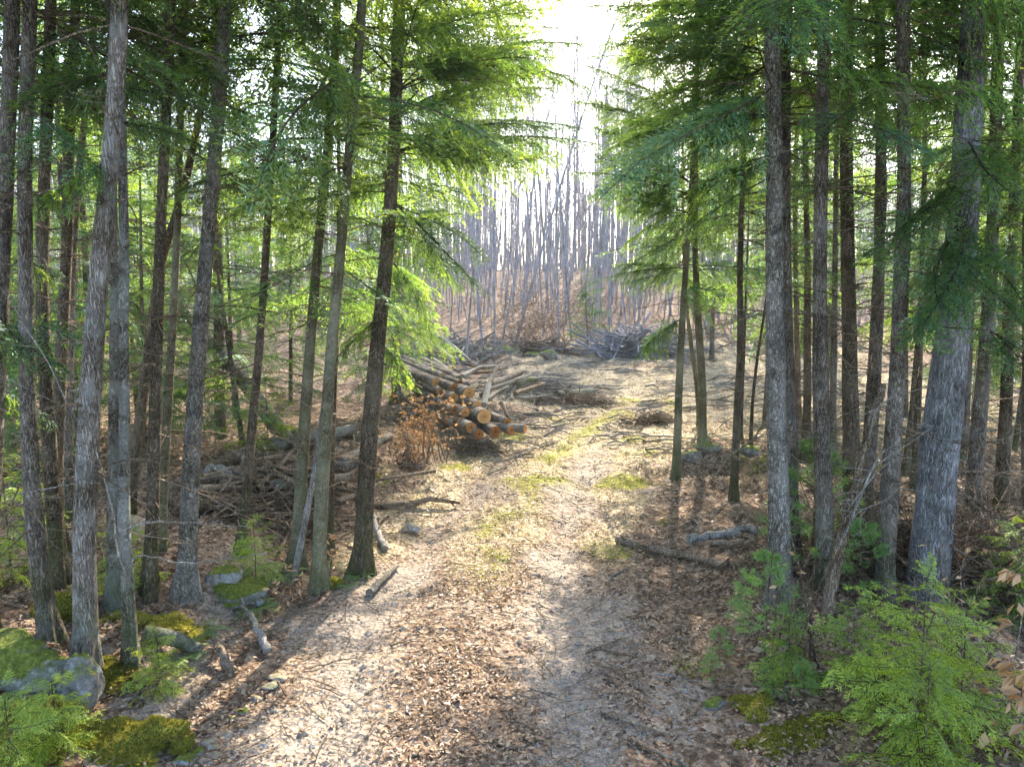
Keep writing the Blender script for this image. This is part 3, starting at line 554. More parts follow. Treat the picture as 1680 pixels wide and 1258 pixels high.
# ------------------------------------------------------------------ bare trees of the far wood
def bare_proto(seed, H=15, r0=.11, fork=False):
    r = np.random.default_rng(seed); mb = MB(); S0, S1, R0, R1 = [], [], [], []
    def grow(p, d, ln, rad, lev):
        n = 6 if lev < 2 else 3; seg = ln / n; q = p.copy(); dirs = d.copy(); pts = [q.copy()]; rs = [rad]
        for i in range(n):
            dirs = nrmz(dirs + r.normal(0, .03 + .05 * lev, 3) + np.array([0, 0, .05 + .05 * (lev > 0)])); q = q + dirs * seg; rr = rad * (1 - .8 * (i + 1) / n)
            S0.append(pts[-1]); S1.append(q.copy()); R0.append(rs[-1]); R1.append(rr); pts.append(q.copy()); rs.append(rr)
        if lev >= 3: return
        m = (14, 6, 3)[lev]
        for j in range(m):
            t = r.uniform(.5 if lev == 0 else .25, .97); k = min(int(t * n), n - 1); b = pts[k] + (pts[k + 1] - pts[k]) * (t * n - k)
            az = r.uniform(0, 6.28); sp = r.uniform(.3, .65) if lev == 0 else r.uniform(.4, .9)
            side = np.array([math.cos(az), math.sin(az), 0]); nd = nrmz(dirs * math.cos(sp) + side * math.sin(sp) + np.array([0, 0, .15]))
            grow(b, nd, ln * (.34, .45, .5)[lev] * (1.15 - .6 * t) * r.uniform(.7, 1.2), max(rs[k] * .5, .006), lev + 1)
    grow(np.array([0, 0, -.3]), nrmz([r.normal(0, .05), r.normal(0, .05), 1]), H, r0, 0)
    if fork: grow(np.array([0, 0, H * .28]), nrmz([.35, r.normal(0, .1), 1]), H * .65, r0 * .7, 0)
    R0 = np.array(R0); big = R0 > .03; S0 = np.array(S0); S1 = np.array(S1); R1 = np.array(R1)
    mb.segs(S0[big], S1[big], R0[big], R1[big], 0, 7); mb.segs(S0[~big], S1[~big], R0[~big], np.maximum(R1[~big], .003), 0, 3)
    return mb.mesh('bare_tree', [M_BARE])
BT = [bare_proto(700 + i, 16 + (i % 3) * 1.5, (.045, .06, .085)[i % 3], False) for i in range(8)]
BS = [bare_proto(740 + i, 8, .04) for i in range(3)]
print('bare', time.time() - T0, len(BT[0].vertices))
def bare(x, y, k, s=1, lean=0, label='slender leafless grey tree in the wood behind the clearing', group='leafless trees behind the clearing', meshes=BT):
    o = link('bare_tree', meshes[k % len(meshes)], None, G(x, y)); o.rotation_euler = (rng.normal(0, .03), lean + rng.normal(0, .03), rng.uniform(0, 6.28) if not lean else 0); o.scale = (s, s, s * rng.uniform(.9, 1.15))
    return tag(o, label, 'tree', group)
named = [(735, 603, .75, 0, 'slim bare trunk rising just behind the log pile, left of its twin'), (763, 605, .8, .06, 'slim forking bare trunk rising behind the right end of the log pile'),
         (793, 572, .8, 0, 'pale bare trunk left of the bluish boulders at the clearing edge'), (811, 570, 1., .02, 'bare trunk directly above the bluish boulders'), (823, 566, .9, .13, 'bare trunk leaning right above the bluish boulders'),
         (846, 560, .9, .2, 'bare trunk leaning right into the rust brown thicket'), (918, 577, .85, 0, 'whitish bare trunk at the clearing edge in front of the dark root heap'), (938, 556, 1.0, 0, 'straight bare trunk just right of the whitish one'),
         (1000, 548, 1, 0, 'bare trunk rising from the left end of the brush heap'), (892, 545, .9, -.1, 'bare trunk leaning left behind the dark root heap')]
for i, (px, py, s, ln, lb) in enumerate(named):
    q = P(px, py); bare(q[0], q[1], i, s, ln, lb, 'leafless trees at the clearing edge')
cnt = 0
while cnt < 228:
    y = 38 + (18 if cnt % 5 < 1 else 50) * rng.random()**1.1; x = (rng.uniform(-.27, .34) if cnt % 5 < 3 else rng.uniform(-.85, .85)) * y
    if -7 < x < 9 and y < 40: continue
    bare(x, y, int(rng.integers(8)), rng.uniform(.75, 1.15)); cnt += 1
for i in range(45):
    y = rng.uniform(35, 55); x = rng.uniform(-.3, .75) * y
    bare(x, y, i, rng.uniform(.7, 1.3), 0, 'thin leafless sapling in the wood behind the clearing', 'leafless saplings behind the clearing', BS)
# far wood: one mass
mb = MB(); M = 2600; yy = rng.uniform(66, 150, M); xx = rng.uniform(-1, 1, M) * yy * .95; zz = gz(xx, yy); hh = rng.uniform(11, 19, M)
p0 = np.stack([xx, yy, zz - .3], 1); p1 = p0 + np.stack([rng.normal(0, .5, M), rng.normal(0, .5, M), hh], 1); mb.segs(p0, p1, rng.uniform(.05, .13, M), .02, 0, 4)
for k in range(22):
    t = rng.uniform(.35, 1, M)[:, None]; b = p0 + (p1 - p0) * t; d = rng.normal(0, 1, (M, 3)); d[:, 2] = np.abs(d[:, 2]) + .6; d = nrmz(d) * rng.uniform(1, 3.2, (M, 1))
    mb.segs(b, b + d, .025, .008, 0, 3); b2 = b + d * .5; d2 = nrmz(rng.normal(0, 1, (M, 3)) + d) * 1.1; mb.segs(b2, b2 + d2, .014, .006, 0, 3)
tag(mb.obj('far_woods', [M_BARE]), 'mass of leafless trees on the far hill', 'woods', kind='stuff')
M = 2600; yy = rng.uniform(36, 90, M); xx = rng.uniform(-1, 1, M) * yy * .9; ok = ~((yy < 41) & (xx > -5) & (xx < 10)); yy = yy[ok]; xx = xx[ok]; M = len(xx)
p0 = np.stack([xx, yy, gz(xx, yy) - .05], 1); hh = rng.uniform(1.2, 6.5, M); p1 = p0 + np.stack([rng.normal(0, .35, M) * hh * .3, rng.normal(0, .3, M), hh], 1); mb = MB(); mb.segs(p0, p1, .012 + hh * .004, .006, 0, 4)
for k in range(9):
    t = rng.uniform(.25, 1, M)[:, None]; b = p0 + (p1 - p0) * t; d = nrmz(rng.normal(0, 1, (M, 3)) + [0, 0, .9]) * (hh * rng.uniform(.12, .3, M))[:, None]; mb.segs(b, b + d, .009, .004, 0, 3)
tag(mb.obj('undergrowth', [M_BARE]), 'tangle of thin bare saplings and twigs on the wooded slope', 'undergrowth', kind='stuff')
HZ = 1
if HZ:
    bm = bmesh.new(); bmesh.ops.create_cube(bm, size=1); me = bpy.data.meshes.new('haze'); bm.to_mesh(me); bm.free()
    hz = link('haze', me, None, (0, 82, 11)); hz.scale = (240, 188, 32); tag(hz, kind='stuff')
    m, nt_, out_ = newmat('haze'); pv = nt_.nodes.new('ShaderNodeVolumePrincipled'); pv.inputs['Color'].default_value = (.93, .93, 1, 1); pv.inputs['Density'].default_value = .0005; pv.inputs['Anisotropy'].default_value = .3
    nt_.links.new(pv.outputs[0], out_.inputs['Volume']); me.materials.append(m)
print('far', time.time() - T0)

# ------------------------------------------------------------------ logs, poles, sticks
def stick(name, label, cat, pts, r0, r1, mat, group=None, branches=0, n=8, seed=0, cut=False, wob=.12, rough=.0):
    pts = smooth_curve(pts, max(6, 3 * len(pts) + 6)); o0 = pts[0].copy(); c = pts - o0; r = np.random.default_rng(seed + 77)
    if rough: c[1:-1] += r.normal(0, rough, (len(c) - 2, 3))
    mb = MB(); rad = np.linspace(r0, r1, len(c)); mb.tube(c, rad, n, 0, True, True, wob)
    for i in range(branches):
        k = r.integers(1, len(c) - 1); d = nrmz(c[k] - c[k - 1] + r.normal(0, .7, 3)); ln = r.uniform(.12, .35) * np.linalg.norm(c[-1]) * .6; d[2] = abs(d[2]) * .7
        q = [c[k], c[k] + d * ln * .5, c[k] + d * ln + r.normal(0, .08, 3) * ln]
        mb.tube(smooth_curve(q, 6), np.linspace(rad[k] * .5, .002, 6), 5)
    o = mb.obj(name, [mat], None, loc=o0); tag(o, label, cat, group); return o
def log(cx, cy, rpx, Y, dirv, ln, label, mat=M_LOGB, group='cut logs in the roadside pile'):
    A = W(cx, cy, Y); r0 = rpx * np.dot(A - CAM, FWD) / F; d = nrmz(dirv); c = smooth_curve([A, A + d * ln * .5 + [0, 0, -.02], A + d * ln], 14) - A
    o_ = MB(); rad = np.linspace(r0, r0 * .82, 14); o_.tube(c, rad, 20, 0, False, True, .05); ob = o_.obj('log', [mat], None, loc=A); tag(ob, label, 'log', group)
    e = MB(); th = np.linspace(0, 2 * np.pi, 24, endpoint=False); ring = np.stack([np.cos(th), np.sin(th), 0 * th], 1)
    rr = r0 * (.97 + .04 * np.sin(3 * th + cx)); v = np.vstack([ring * rr[:, None], ring * rr[:, None] * .5 + [0, 0, .004], [[0, 0, .006]]])
    j = np.arange(24); j2 = (j + 1) % 24
    e.add(v, np.stack([j, j2, j2 + 24, j + 24], -1)); e.f3.append(np.stack([j + 24, j2 + 24, np.full(24, 48)], -1)); e.m3.append(np.zeros(24, int))
    ce = e.obj('cut_end', [M_CUT], ob); q = Vector((0, 0, 1)).rotation_difference(Vector(-d)); ce.rotation_mode = 'QUATERNION'; ce.rotation_quaternion = q; ce.location = Vector(-d) * .004
    return ob
D = np.array([-1.9, 4.2, .10])
logs = [(794.6, 683, 12.5, 13.5, 'largest log end, in the middle of the pile front'), (812.7, 708, 9.8, 13.3, 'low log with a pale rim, under and right of the largest'), (772.6, 701, 9, 13.3, 'round low log at the left foot of the pile'),
        (786, 712, 8.6, 13.2, 'lowest log, just under the largest one'), (831.8, 692.7, 7.5, 13.5, 'small log right of the largest, propped above two others'), (839.4, 706, 8, 13.3, 'low log second from the right end of the pile'),
        (783, 666, 8.5, 13.9, 'log end peeping just above the largest one'), (769.8, 645, 10.5, 14.4, 'big log on top of the pile, clear above the rest'), (754.5, 628, 5.5, 15.0, 'smallest log at the very top of the pile'),
        (745, 636, 7.5, 14.8, 'upper log left of the big top one'), (716, 628, 8.5, 15.4, 'log at the upper left corner of the pile'), (728, 619, 7.5, 15.8, 'highest log at the upper left of the pile'),
        (727, 663, 7.5, 14.6, 'log at mid height on the left flank behind orange leaves'), (744, 652, 8, 14.5, 'log end below the upper log, left of the big top one'), (763, 676, 8.5, 13.8, 'log at mid height left of the largest'),
        (746, 673, 8, 14.0, 'log in the left shade of the pile at mid height'), (757, 692, 8, 13.7, 'low log in the shade at the left front'), (738, 690, 8, 14.2, 'lowest left log, mostly behind orange leaves'), (722, 642, 7, 15.1, 'log squeezed under the upper left corner log')]
for i, (x, y, r_, Y_, lb) in enumerate(logs):
    log(x, y, r_, Y_, D + rng.normal(0, .16, 3) * [1, 1, .5], rng.uniform(3.6, 5.2), lb)
log(861.4, 703, 7.5, 13.3, (-4.2, 1.9, .05), 1.7, 'short log lying across the right end of the pile')
GP = 'long pale poles heaped behind the log pile'
for i, (x0, y0, Y0, x1, y1, Y1, r_, lb) in enumerate([(736, 655, 15.2, 668, 606, 18, .09, 'pale pole running back from the left of the pile'), (700, 648, 15.6, 655, 618, 18, .08, 'lowest pale pole at the far left of the pile'),
        (752, 622, 15.5, 690, 586, 20, .1, 'long pale pole on the crest of the pile'), (765, 632, 15.2, 712, 590, 20, .09, 'sunlit pole just right of the crest pole'), (742, 615, 16, 672, 588, 20, .08, 'sunlit pole just left of the crest pole')]):
    stick('pole', lb, 'pole', [W(x0, y0, Y0), W(x1, y1, Y1)], r_, r_ * .7, M_LOGB, GP, seed=i)
GS = 'slash poles right of the log pile'
sl = [(793, 664, 14.0, 818, 600, 15.2, .075, 'thick pale pole leaning up over the right of the pile', M_DEAD), (806, 632, 15.6, 860, 609, 17.0, .10, 'grey log lying behind the leaning pole', M_LOGB), (845, 630, 16, 880, 622, 16.6, .11, 'mossy green grey log end right of the grey log', M_LICH),
      (800, 640, 15, 872, 614, 16, .05, 'thin pole slanting right above the grey log', M_DEAD), (800, 655, 14.5, 835, 634, 15.3, .06, 'short pale pole below the grey log', M_DEAD), (758, 618, 16.2, 816, 600, 17.5, .07, 'pale pole rising to the right at the back of the heap', M_DEAD),
      (770, 612, 17, 832, 603, 18, .05, 'thin dark pole at the back of the heap', M_DEADW), (845, 645, 15, 893, 628, 16.2, .05, 'crooked dark pole with a raised tip', M_DEADW), (828, 655, 14.6, 838, 632, 15, .05, 'upright broken stub left of the forked one', M_DEAD),
      (838, 655, 14.6, 846, 633, 15, .045, 'forked upright broken stub', M_DEAD), (822, 660, 14.3, 833, 685, 13.9, .05, 'gnarled brown root standing right of the pile', M_DEADW), (790, 648, 14.8, 812, 642, 15.3, .06, 'short pole wedged against the leaning pole', M_DEADW),
      (764, 597, 19, 800, 607, 18.3, .05, 'dark pole on the clearing behind the heap', M_DEADW), (845, 652, 15, 905, 648, 15.5, .03, 'thin straight branch on the ground right of the heap', M_DEAD), (700, 560, 24, 745, 590, 21, .07, 'pale pole in the left slash heap behind the pile', M_DEAD),
      (716, 548, 26, 772, 592, 22, .06, 'second pale pole in the left slash heap', M_DEAD), (690, 575, 22, 760, 580, 22.5, .06, 'flat pole in the left slash heap', M_DEADW)]
for i, (x0, y0, Y0, x1, y1, Y1, r_, lb, m_) in enumerate(sl):
    a = W(x0, y0, Y0); b = W(x1, y1, Y1); stick('pole', lb, 'pole', [a, (a + b) / 2 + rng.normal(0, .05, 3), b], r_, r_ * .6, m_, GS, 2 if i > 2 else 0, seed=i + 20, wob=.15)
a = P(915, 657); b = P(972, 650); stick('mossy_log', 'short mossy log lying on the clearing right of the heap', 'log', [a + [0, 0, .12], b + [0, 0, .12]], .17, .14, M_LICH, None, 1)
# fallen trunks, left heap
GL = 'fallen logs heaped left of the track'
def onz(px, py, dz): q = P(px, py); return q + np.array([0, 0, dz])
lh = [((330, 785), (392, 768), (455, 745), .13, .12, 'thick weathered log at the left of the heap', M_DEADW), ((430, 752), (500, 740), (585, 728), .13, .09, 'long rough bark log on top of the heap', M_LOGB), ((345, 800), (400, 797), (470, 794), .12, .11, 'split log with a bright yellow face', M_DEAD),
      ((500, 775), (560, 790), (618, 785), .10, .11, 'pale barked log lying between the olive pair and dark trunk', M_LOGB), ((450, 775), (510, 798), (540, 808), .08, .06, 'brown log slanting down to the right in the heap', M_DEADW), ((455, 820), (480, 790), (560, 740), .035, .03, 'thin pale curved branch across the heap', M_DEAD),
      ((335, 830), (380, 815), (430, 810), .05, .03, 'grey branch at the lower left of the heap', M_DEAD), ((345, 845), (400, 860), (450, 862), .035, .02, 'thin branch on leaves under the heap', M_DEADW), ((480, 730), (530, 724), (590, 722), .1, .1, 'dark log at the back of the heap', M_DEADW), ((400, 770), (450, 752), (505, 728), .07, .06, 'reddish broken limb crossing over the left of the heap', M_TAN), ((375, 760), (430, 765), (490, 776), .09, .07, 'brown log sloping right in the middle of the heap', M_DEADW), ((440, 742), (470, 765), (500, 800), .06, .04, 'dark pole sloping steeply down in the heap', M_DARK), ((350, 815), (420, 822), (480, 812), .08, .07, 'low mossy log at the front of the heap', M_LICH), ((560, 770), (590, 750), (640, 740), .08, .07, 'grey log end behind the dark brown trunk', M_LOGB)]
for i, (p, q, s_, r0_, r1_, lb, m_) in enumerate(lh):
    a = onz(*p, r0_ * .8); b = onz(*q, r0_ * .9 + .05); c_ = onz(*s_, r1_ * .8)
    b = (a + c_) / 2 + np.array([0, 0, .02 * (i % 3)]); a[2] += .07 * (i % 3); c_[2] += .10 * ((i + 1) % 3); b = (a + c_) / 2
    stick('log' if r0_ > .07 else 'fallen_branch', lb, 'log' if r0_ > .07 else 'branch', [a, b, c_], r0_, r1_, m_, GL, 2, seed=i + 60, rough=.012, n=12)
A_ = P(478, 738); stick('fallen_tree', 'fallen trunk slanting down from upper left into the log heap', 'fallen tree', [A_ + [0, 0, .05], W(400, 625, A_[1] + .5), W(290, 495, A_[1] + 1.3)], .14, .10, M_LICH, None, 3, n=14)
A_ = P(480, 955); stick('leaning_pole', 'thin debarked pole leaning against the olive pair of trunks', 'pole', [A_, W(512, 800, A_[1] + .15), W(546, 560, A_[1] + .35)], .04, .022, M_DEAD, None, 0)
# right side fallen wood
GRt = 'fallen wood right of the track'
for i, (pp, r0_, r1_, lb, m_) in enumerate([([(1012, 890), (1060, 903), (1120, 915), (1190, 932)], .05, .04, 'long bare bough on leaves left of the pale patchy trunk', M_DEADW), ([(1130, 892), (1170, 884), (1215, 880)], .06, .05, 'thick weathered branch lying left of the pale patchy trunk', M_DEAD),
        ([(1190, 880), (1225, 868), (1250, 880)], .04, .05, 'bent pale branch touching the pale patchy trunk', M_DEAD), ([(1130, 918), (1190, 928), (1235, 932)], .035, .03, 'thin branch beside the long bare bough', M_DEADW), ([(1165, 895), (1200, 893), (1240, 893)], .035, .03, 'short branch below the weathered one', M_DEADW)]):
    stick('fallen_branch', lb, 'branch', [onz(x, y, r0_ * .8) for x, y in pp], r0_, r1_, m_, GRt, 3, seed=i + 90, rough=.01, n=10)
# snag with lichen branches
A_ = P(1356, 1010)
sn = stick('snag', 'leaning shaggy dead trunk with pale lichen branches, left of the giant', 'dead tree', [A_, W(1378, 900, A_[1]), W(1402, 800, A_[1] + .1), W(1430, 700, A_[1] + .2), W(1447, 630, A_[1] + .3)], .055, .03, M_DEADW, None, 0, n=12, rough=.01)
for (pts, r_) in [([(1405, 800), (1440, 760), (1500, 722), (1530, 700)], .011), ([(1385, 880), (1430, 770), (1450, 730), (1510, 718)], .012), ([(1425, 720), (1440, 660), (1500, 640), (1535, 632)], .010), ([(1395, 830), (1440, 770), (1480, 745), (1530, 760)], .009), ([(1375, 900), (1400, 840), (1460, 820), (1480, 790)], .008)]:
    q = smooth_curve([W(x, y, A_[1] - .12 * k) for k, (x, y) in enumerate(pts)], 12) - A_; mb = MB(); mb.tube(q, np.linspace(r_, .003, 12), 5); dead_twigs(mb, q[np.argsort(q[:, 2])], q[:, 2].min(), q[:, 2].max(), 5, (.15, .45), 0, int(pts[0][0])); mb.obj('limb', [M_DEAD], sn)
# pale dead wand branches left foreground
GW = 'pale bare wands in the left foreground'
for i, (pp, Yw, r_, lb) in enumerate([([(370, 860), (365, 760), (372, 690), (388, 600)], 5.0, .006, 'x')] * 0 + [([(125, 672), (122, 660), (140, 600), (148, 580)], 5.2, .007, 'pale upright wand crossing the thick grey trunk'), ([(118, 675), (128, 655), (146, 638)], 5.2, .008, 'short pale wand slanting across the thick grey trunk')]):
    stick('wand', lb, 'branch', [W(x, y, Yw) for x, y in pp], r_, .002, M_DEAD, GW, 1, 5, i)
def wand(pp, Y0, dY, r_, lb, br=5, seed=0):
    g = P(*pp[0]) if Y0 is None else None; Yb = g[1] if Y0 is None else Y0
    pts = [(g if (g is not None and k == 0) else W(x, y, Yb + dY * k)) for k, (x, y) in enumerate(pp)]
    stick('bare_branch', lb, 'branch', pts, r_, .0025, M_DEAD, GW, br, 6, seed, rough=.006)
wand([(240, 1105), (235, 1085), (205, 1010), (200, 990)], None, .1, .010, 'forked pale stick at the foot of the pale crooked trunk', 3, 1)
wand([(200, 870), (240, 855), (330, 858), (410, 865)], 4.9, .05, .007, 'long pale branch arching low across the flecked trunk', 5, 2)
wand([(205, 930), (230, 908), (310, 925), (400, 915), (440, 905)], 4.8, .05, .006, 'lower pale branch arching below the first', 5, 3)
wand([(30, 810), (90, 800), (130, 790), (165, 792)], 4.6, .05, .006, 'pale branch reaching in from the left at the thick trunk', 5, 4)
wand([(205, 960), (170, 760), (125, 690), (60, 560), (0, 470)], 5.0, -.05, .008, 'long thin bare branch slanting up to the left edge', 8, 5)
# sticks on the track
GT = 'sticks lying on the track'
for i, (pp, r_, lb, m_) in enumerate([([(606, 978), (625, 960), (652, 934)], .045, 'pale broken billet lying at the left edge of the track', M_DEAD), ([(595, 722 + 3), (640, 1062), (655, 1058)][1:] + [(690, 1047)], .009, 'thin twig on pale gravel left of centre', M_DEADW),
        ([(985, 1172), (1040, 1190), (1110, 1212)], .016, 'dark stick lower right of centre', M_DEADW), ([(1030, 1215), (1080, 1240), (1130, 1262)], .02, 'dark stick at the bottom edge right of centre', M_DEADW), ([(780, 1200), (835, 1232), (905, 1213)], .010, 'bent twig at the bottom centre', M_DEADW),
        ([(975, 1066), (1010, 1074), (1050, 1082)], .013, 'dark stick right of the track centre', M_DEADW), ([(960, 1075), (990, 1062), (1022, 1048)], .009, 'thin twig crossing the dark stick on the right', M_DEADW), ([(840, 1140), (870, 1148), (895, 1150)], .008, 'short twig below centre', M_DEADW),
        ([(500, 1100), (560, 1085), (600, 1080)], .007, 'thin twig on the left gravel', M_DEADW), ([(915, 1258), (950, 1240), (975, 1228)], .012, 'short stick at the bottom edge', M_DEADW), ([(1075, 1108), (1110, 1112), (1160, 1125)], .009, 'long thin twig at the right edge of the track', M_DEAD), ([(1000, 950), (1018, 940), (1035, 930)], .012, 'short twig on shaded leaves right of the track', M_DEAD)]):
    stick('stick', lb, 'stick', [onz(x, y, r_ * .7 + .012) for x, y in pp], r_, r_ * .5, m_, GT, 2 if r_ < .03 else 0, 7, i + 200, rough=.004)
# driftwood-like root lower left, stump root by the dark trunk
for i, (pp, r0_, lb) in enumerate([([(440, 1075), (425, 1050), (405, 1020), (398, 1012)], .04, 'grey weathered forked root on the left bank'), ([(380, 1108), (368, 1092), (350, 1072)], .05, 'dark weathered root end left of the grey forked one'), ([(632, 905), (618, 880), (610, 850), (612, 842)], .05, 'brown root sticking up right of the dark brown trunk')]):
    stick('root', lb, 'root', [onz(x, y, .04 + .05 * k) for k, (x, y) in enumerate(pp)], r0_, r0_ * .35, M_DEAD if i != 1 else M_DEADW, 'weathered roots on the left bank', 3, 8, i + 300, rough=.01)

# ------------------------------------------------------------------ rocks
def rock(name, label, cat, px, py, size, mat, seed, sz=(1, 1, 1), sink=.3, group=None, rotz=0, sub=4, fuzz=0, point=0):
    B = P(px, py); bm = bmesh.new(); bmesh.ops.create_icosphere(bm, subdivisions=sub, radius=1)
    r = np.random.default_rng(seed); co = np.array([v.co[:] for v in bm.verts])
    for _ in range(9):
        nn = nrmz(r.normal(0, 1, 3)); dd = r.uniform(.48, .8); ex = co @ nn - dd; co = co - np.where(ex > 0, ex, 0)[:, None] * nn * .97
    co = co * (1 + .5 * (fbm(co[:, 0] * 1.5 + 9 + seed, co[:, 1] * 1.5 + co[:, 2] * 1.3, seed, 4) - .5))[:, None] + (.12 * (fbm(co[:, 0] * 7 + seed, co[:, 1] * 7 + co[:, 2] * 6, seed, 2) - .5))[:, None]
    if point: co[:, :2] *= (1 - point * np.clip(co[:, 2:3] + .2, 0, 1)); co[:, 0] += point * .25 * np.clip(co[:, 2], -1, 1)
    co = co * np.array(sz) * size; co[:, 2] += size * sz[2] * (1 - 2 * sink) * .5
    for v, q in zip(bm.verts, co): v.co = q
    me = bpy.data.meshes.new(name); bm.to_mesh(me); bm.free(); me.materials.append(mat); me.polygons.foreach_set('use_smooth', [True] * len(me.polygons))
    o = link(name, me, None, B); o.rotation_euler = (0, 0, rotz); tag(o, label, cat, group)
    if fuzz:
        up = co[:, 2] > np.percentile(co[:, 2], 35); c2 = co[up]; idx = r.integers(0, len(c2), fuzz); b = c2[idx] + r.normal(0, .02 * size, (fuzz, 3)); nn = nrmz(c2[idx] / np.array(sz)**2)
        mb = MB(); mb.leaves(b, nn + r.normal(0, .5, (fuzz, 3)), r.normal(0, 1, (fuzz, 3)), r.uniform(.015, .045, fuzz), .008, 0, None, .3); mb.obj('moss', [M_MOSSB], o, smooth=False)
    return o
rock('boulder', 'pointed grey boulder at the lower left in front of the thick grey trunk', 'boulder', 122, 1150, .27, M_ROCK, 5, (1.25, .9, 1.15), .28, sub=5, point=.5)
rock('boulder', 'rounded mossy topped boulder at the left edge', 'boulder', 30, 1110, .36, M_ROCKM, 8, (1.1, .8, .8), .25, sub=5)
rock('moss_mound', 'yellow green moss mound at the lower left corner of the track bank', 'moss mound', 225, 1215, .30, M_ROCKMM, 12, (1.3, .95, .42), .42, fuzz=12000)
rock('moss_mound', 'moss covered hummock left of the pointed boulder, lower one', 'moss mound', 60, 1210, .30, M_ROCKMM, 14, (1.3, .9, .6), .35, fuzz=7000)
rock('boulder', 'small rounded tan stone between the grey and pale crooked trunks', 'rock', 176, 1072, .09, M_ROCKT, 15, (1, .8, .8), .3)
rock('boulder', 'pale tan rock behind the pale crooked trunk', 'rock', 222, 875, .19, M_ROCKT, 17, (1.1, .8, .9), .2)
rock('boulder', 'flat grey boulder under the ferns left of the olive pair', 'boulder', 385, 975, .30, M_ROCKM, 18, (1.4, .9, .55), .3)
rock('boulder', 'grey boulder just behind the flat ferny one', 'boulder', 360, 950, .18, M_ROCK, 19, (1.2, .9, .7), .3)
rock('boulder', 'small round grey stone on the bank edge', 'rock', 425, 990, .09, M_ROCK, 20, (1, .9, .9), .3)
rock('boulder', 'reddish angular rock on the leafy bank right of the dark brown trunk', 'rock', 672, 872, .13, M_ROCKT, 21, (1.2, .8, .8), .25)
for i, (x, y, s_, lb) in enumerate([(455, 1112, .07, 'upper of two pale flat stones at the left track edge'), (445, 1125, .075, 'lower of two pale flat stones at the left track edge')]):
    rock('stone', lb, 'stone', x, y, s_, M_ROCKT, 30 + i, (1.2, .9, .45), .4, 'pale stones at the track edge')
for i, (x, y, s_) in enumerate([(345, 1222, .06), (325, 1236, .06), (352, 1240, .045), (300, 1250, .07), (372, 1205, .04), (395, 1168, .055), (420, 1148, .045), (315, 1215, .04), (338, 1250, .05), (385, 1180, .035)]):
    rock('stone', 'bluish grey stone in the small heap at the lower left track edge', 'stone', x, y, s_, M_ROCK if i % 2 else M_ROCKT, 40 + i, (1.3, 1, .7), .45, 'stones heaped at the left track edge', sub=3)
for i, (x, y, s_, lb) in enumerate([(800, 583, .5, 'left one of the two bluish boulders at the back of the clearing'), (829, 580, .5, 'right one of the two bluish boulders at the back of the clearing'), (872, 585, .35, 'low stone right of the bluish boulders'), (905, 587, .4, 'low flat stone in front of the whitish bare trunk'), (1160, 735, .2, 'pale rock at the foot of the slim olive trunk'), (1135, 758, .26, 'pale rounded rock between the slim trunks at the shade edge'), (1232, 745, .2, 'dark rock left of the pale patchy trunk'), (980, 752, .12, 'x')][:7]):
    rock('boulder', lb, 'boulder', x, y, s_, M_ROCKT if i > 6 else M_ROCK, 60 + i, (1.3, .9, .65), .25)
rock('boulder', 'dark wet stone at the right edge of the track', 'rock', 1175, 1155, .10, M_ROCK, 71, (1.3, .8, .6), .3)
rock('moss_mound', 'moss hump at the foot of the right olive trunk', 'moss mound', 545, 962, .13, M_ROCKMM, 75, (1, .8, .6), .35, fuzz=2500)
rock('moss_mound', 'mossy lump between the mossy footed trunk and the thick grey one', 'moss mound', 102, 1010, .22, M_ROCKMM, 76, (1, .8, .8), .35, fuzz=4000)

def moss_patch(label, px, py, wx, wy, h, n, seed):
    B = P(px, py); r = np.random.default_rng(seed); x = r.uniform(-wx, wx, n); y = r.uniform(-wy, wy, n); q = (x / wx)**2 + (y / wy)**2; f = fbm((x + B[0]) * 5, (y + B[1]) * 5, seed, 4)
    ok = (f * 1.5 - q * .75) > .46; x = x[ok]; y = y[ok]; q = q[ok]; f = f[ok]; n = len(x); z = gz(x + B[0], y + B[1]) - B[2] + h * np.clip(1 - q, 0, 1) * (f * 1.6) ; b = np.stack([x, y, z], 1)
    mb = MB(); mb.leaves(b - [0, 0, .01], np.stack([r.normal(0, .6, n), r.normal(0, .6, n), np.ones(n)], 1), r.normal(0, 1, (n, 3)), r.uniform(.012, .03, n), .007, 0, np.clip(r.random(n) * .6 + f * .5, 0, 1), .3)
    k = n // 3; a = r.uniform(0, 6.28, k); mb.leaves(b[:k] - [0, 0, .012], np.stack([np.cos(a), np.sin(a), r.normal(0, .2, k)], 1), np.repeat([[0, 0, 1.]], k, 0) + r.normal(0, .3, (k, 3)), .05, .04, 0, r.random(k) * .3, .5)
    tag(mb.obj('moss_patch', [M_MOSSB], None, False, B), label, 'moss')
moss_patch('ragged yellow green moss right of the dark wet stone', 1215, 1160, .38, .26, .04, 7000, 3)
moss_patch('ragged moss left of the big green shrub', 1310, 1200, .5, .22, .03, 7000, 4)
moss_patch('thin moss at the foot of the thick grey trunk', 165, 1110, .4, .25, .05, 9000, 5)
moss_patch('bright mossy strip on the bank left of the flecked trunk', 255, 1020, .6, .3, .05, 9000, 6)
moss_patch('yellow moss spreading around the lower left mound', 235, 1212, .42, .34, .10, 20000, 7)
# mossy lying log, lower left
a = P(238, 1052); b = P(330, 1075); stick('mossy_log', 'short moss capped log lying right of the pale crooked trunk', 'log', [a + [0, 0, .07], (a + b) / 2 + [0, 0, .1], b + [0, 0, .05]], .075, .05, M_LICH, None, 1, 12)
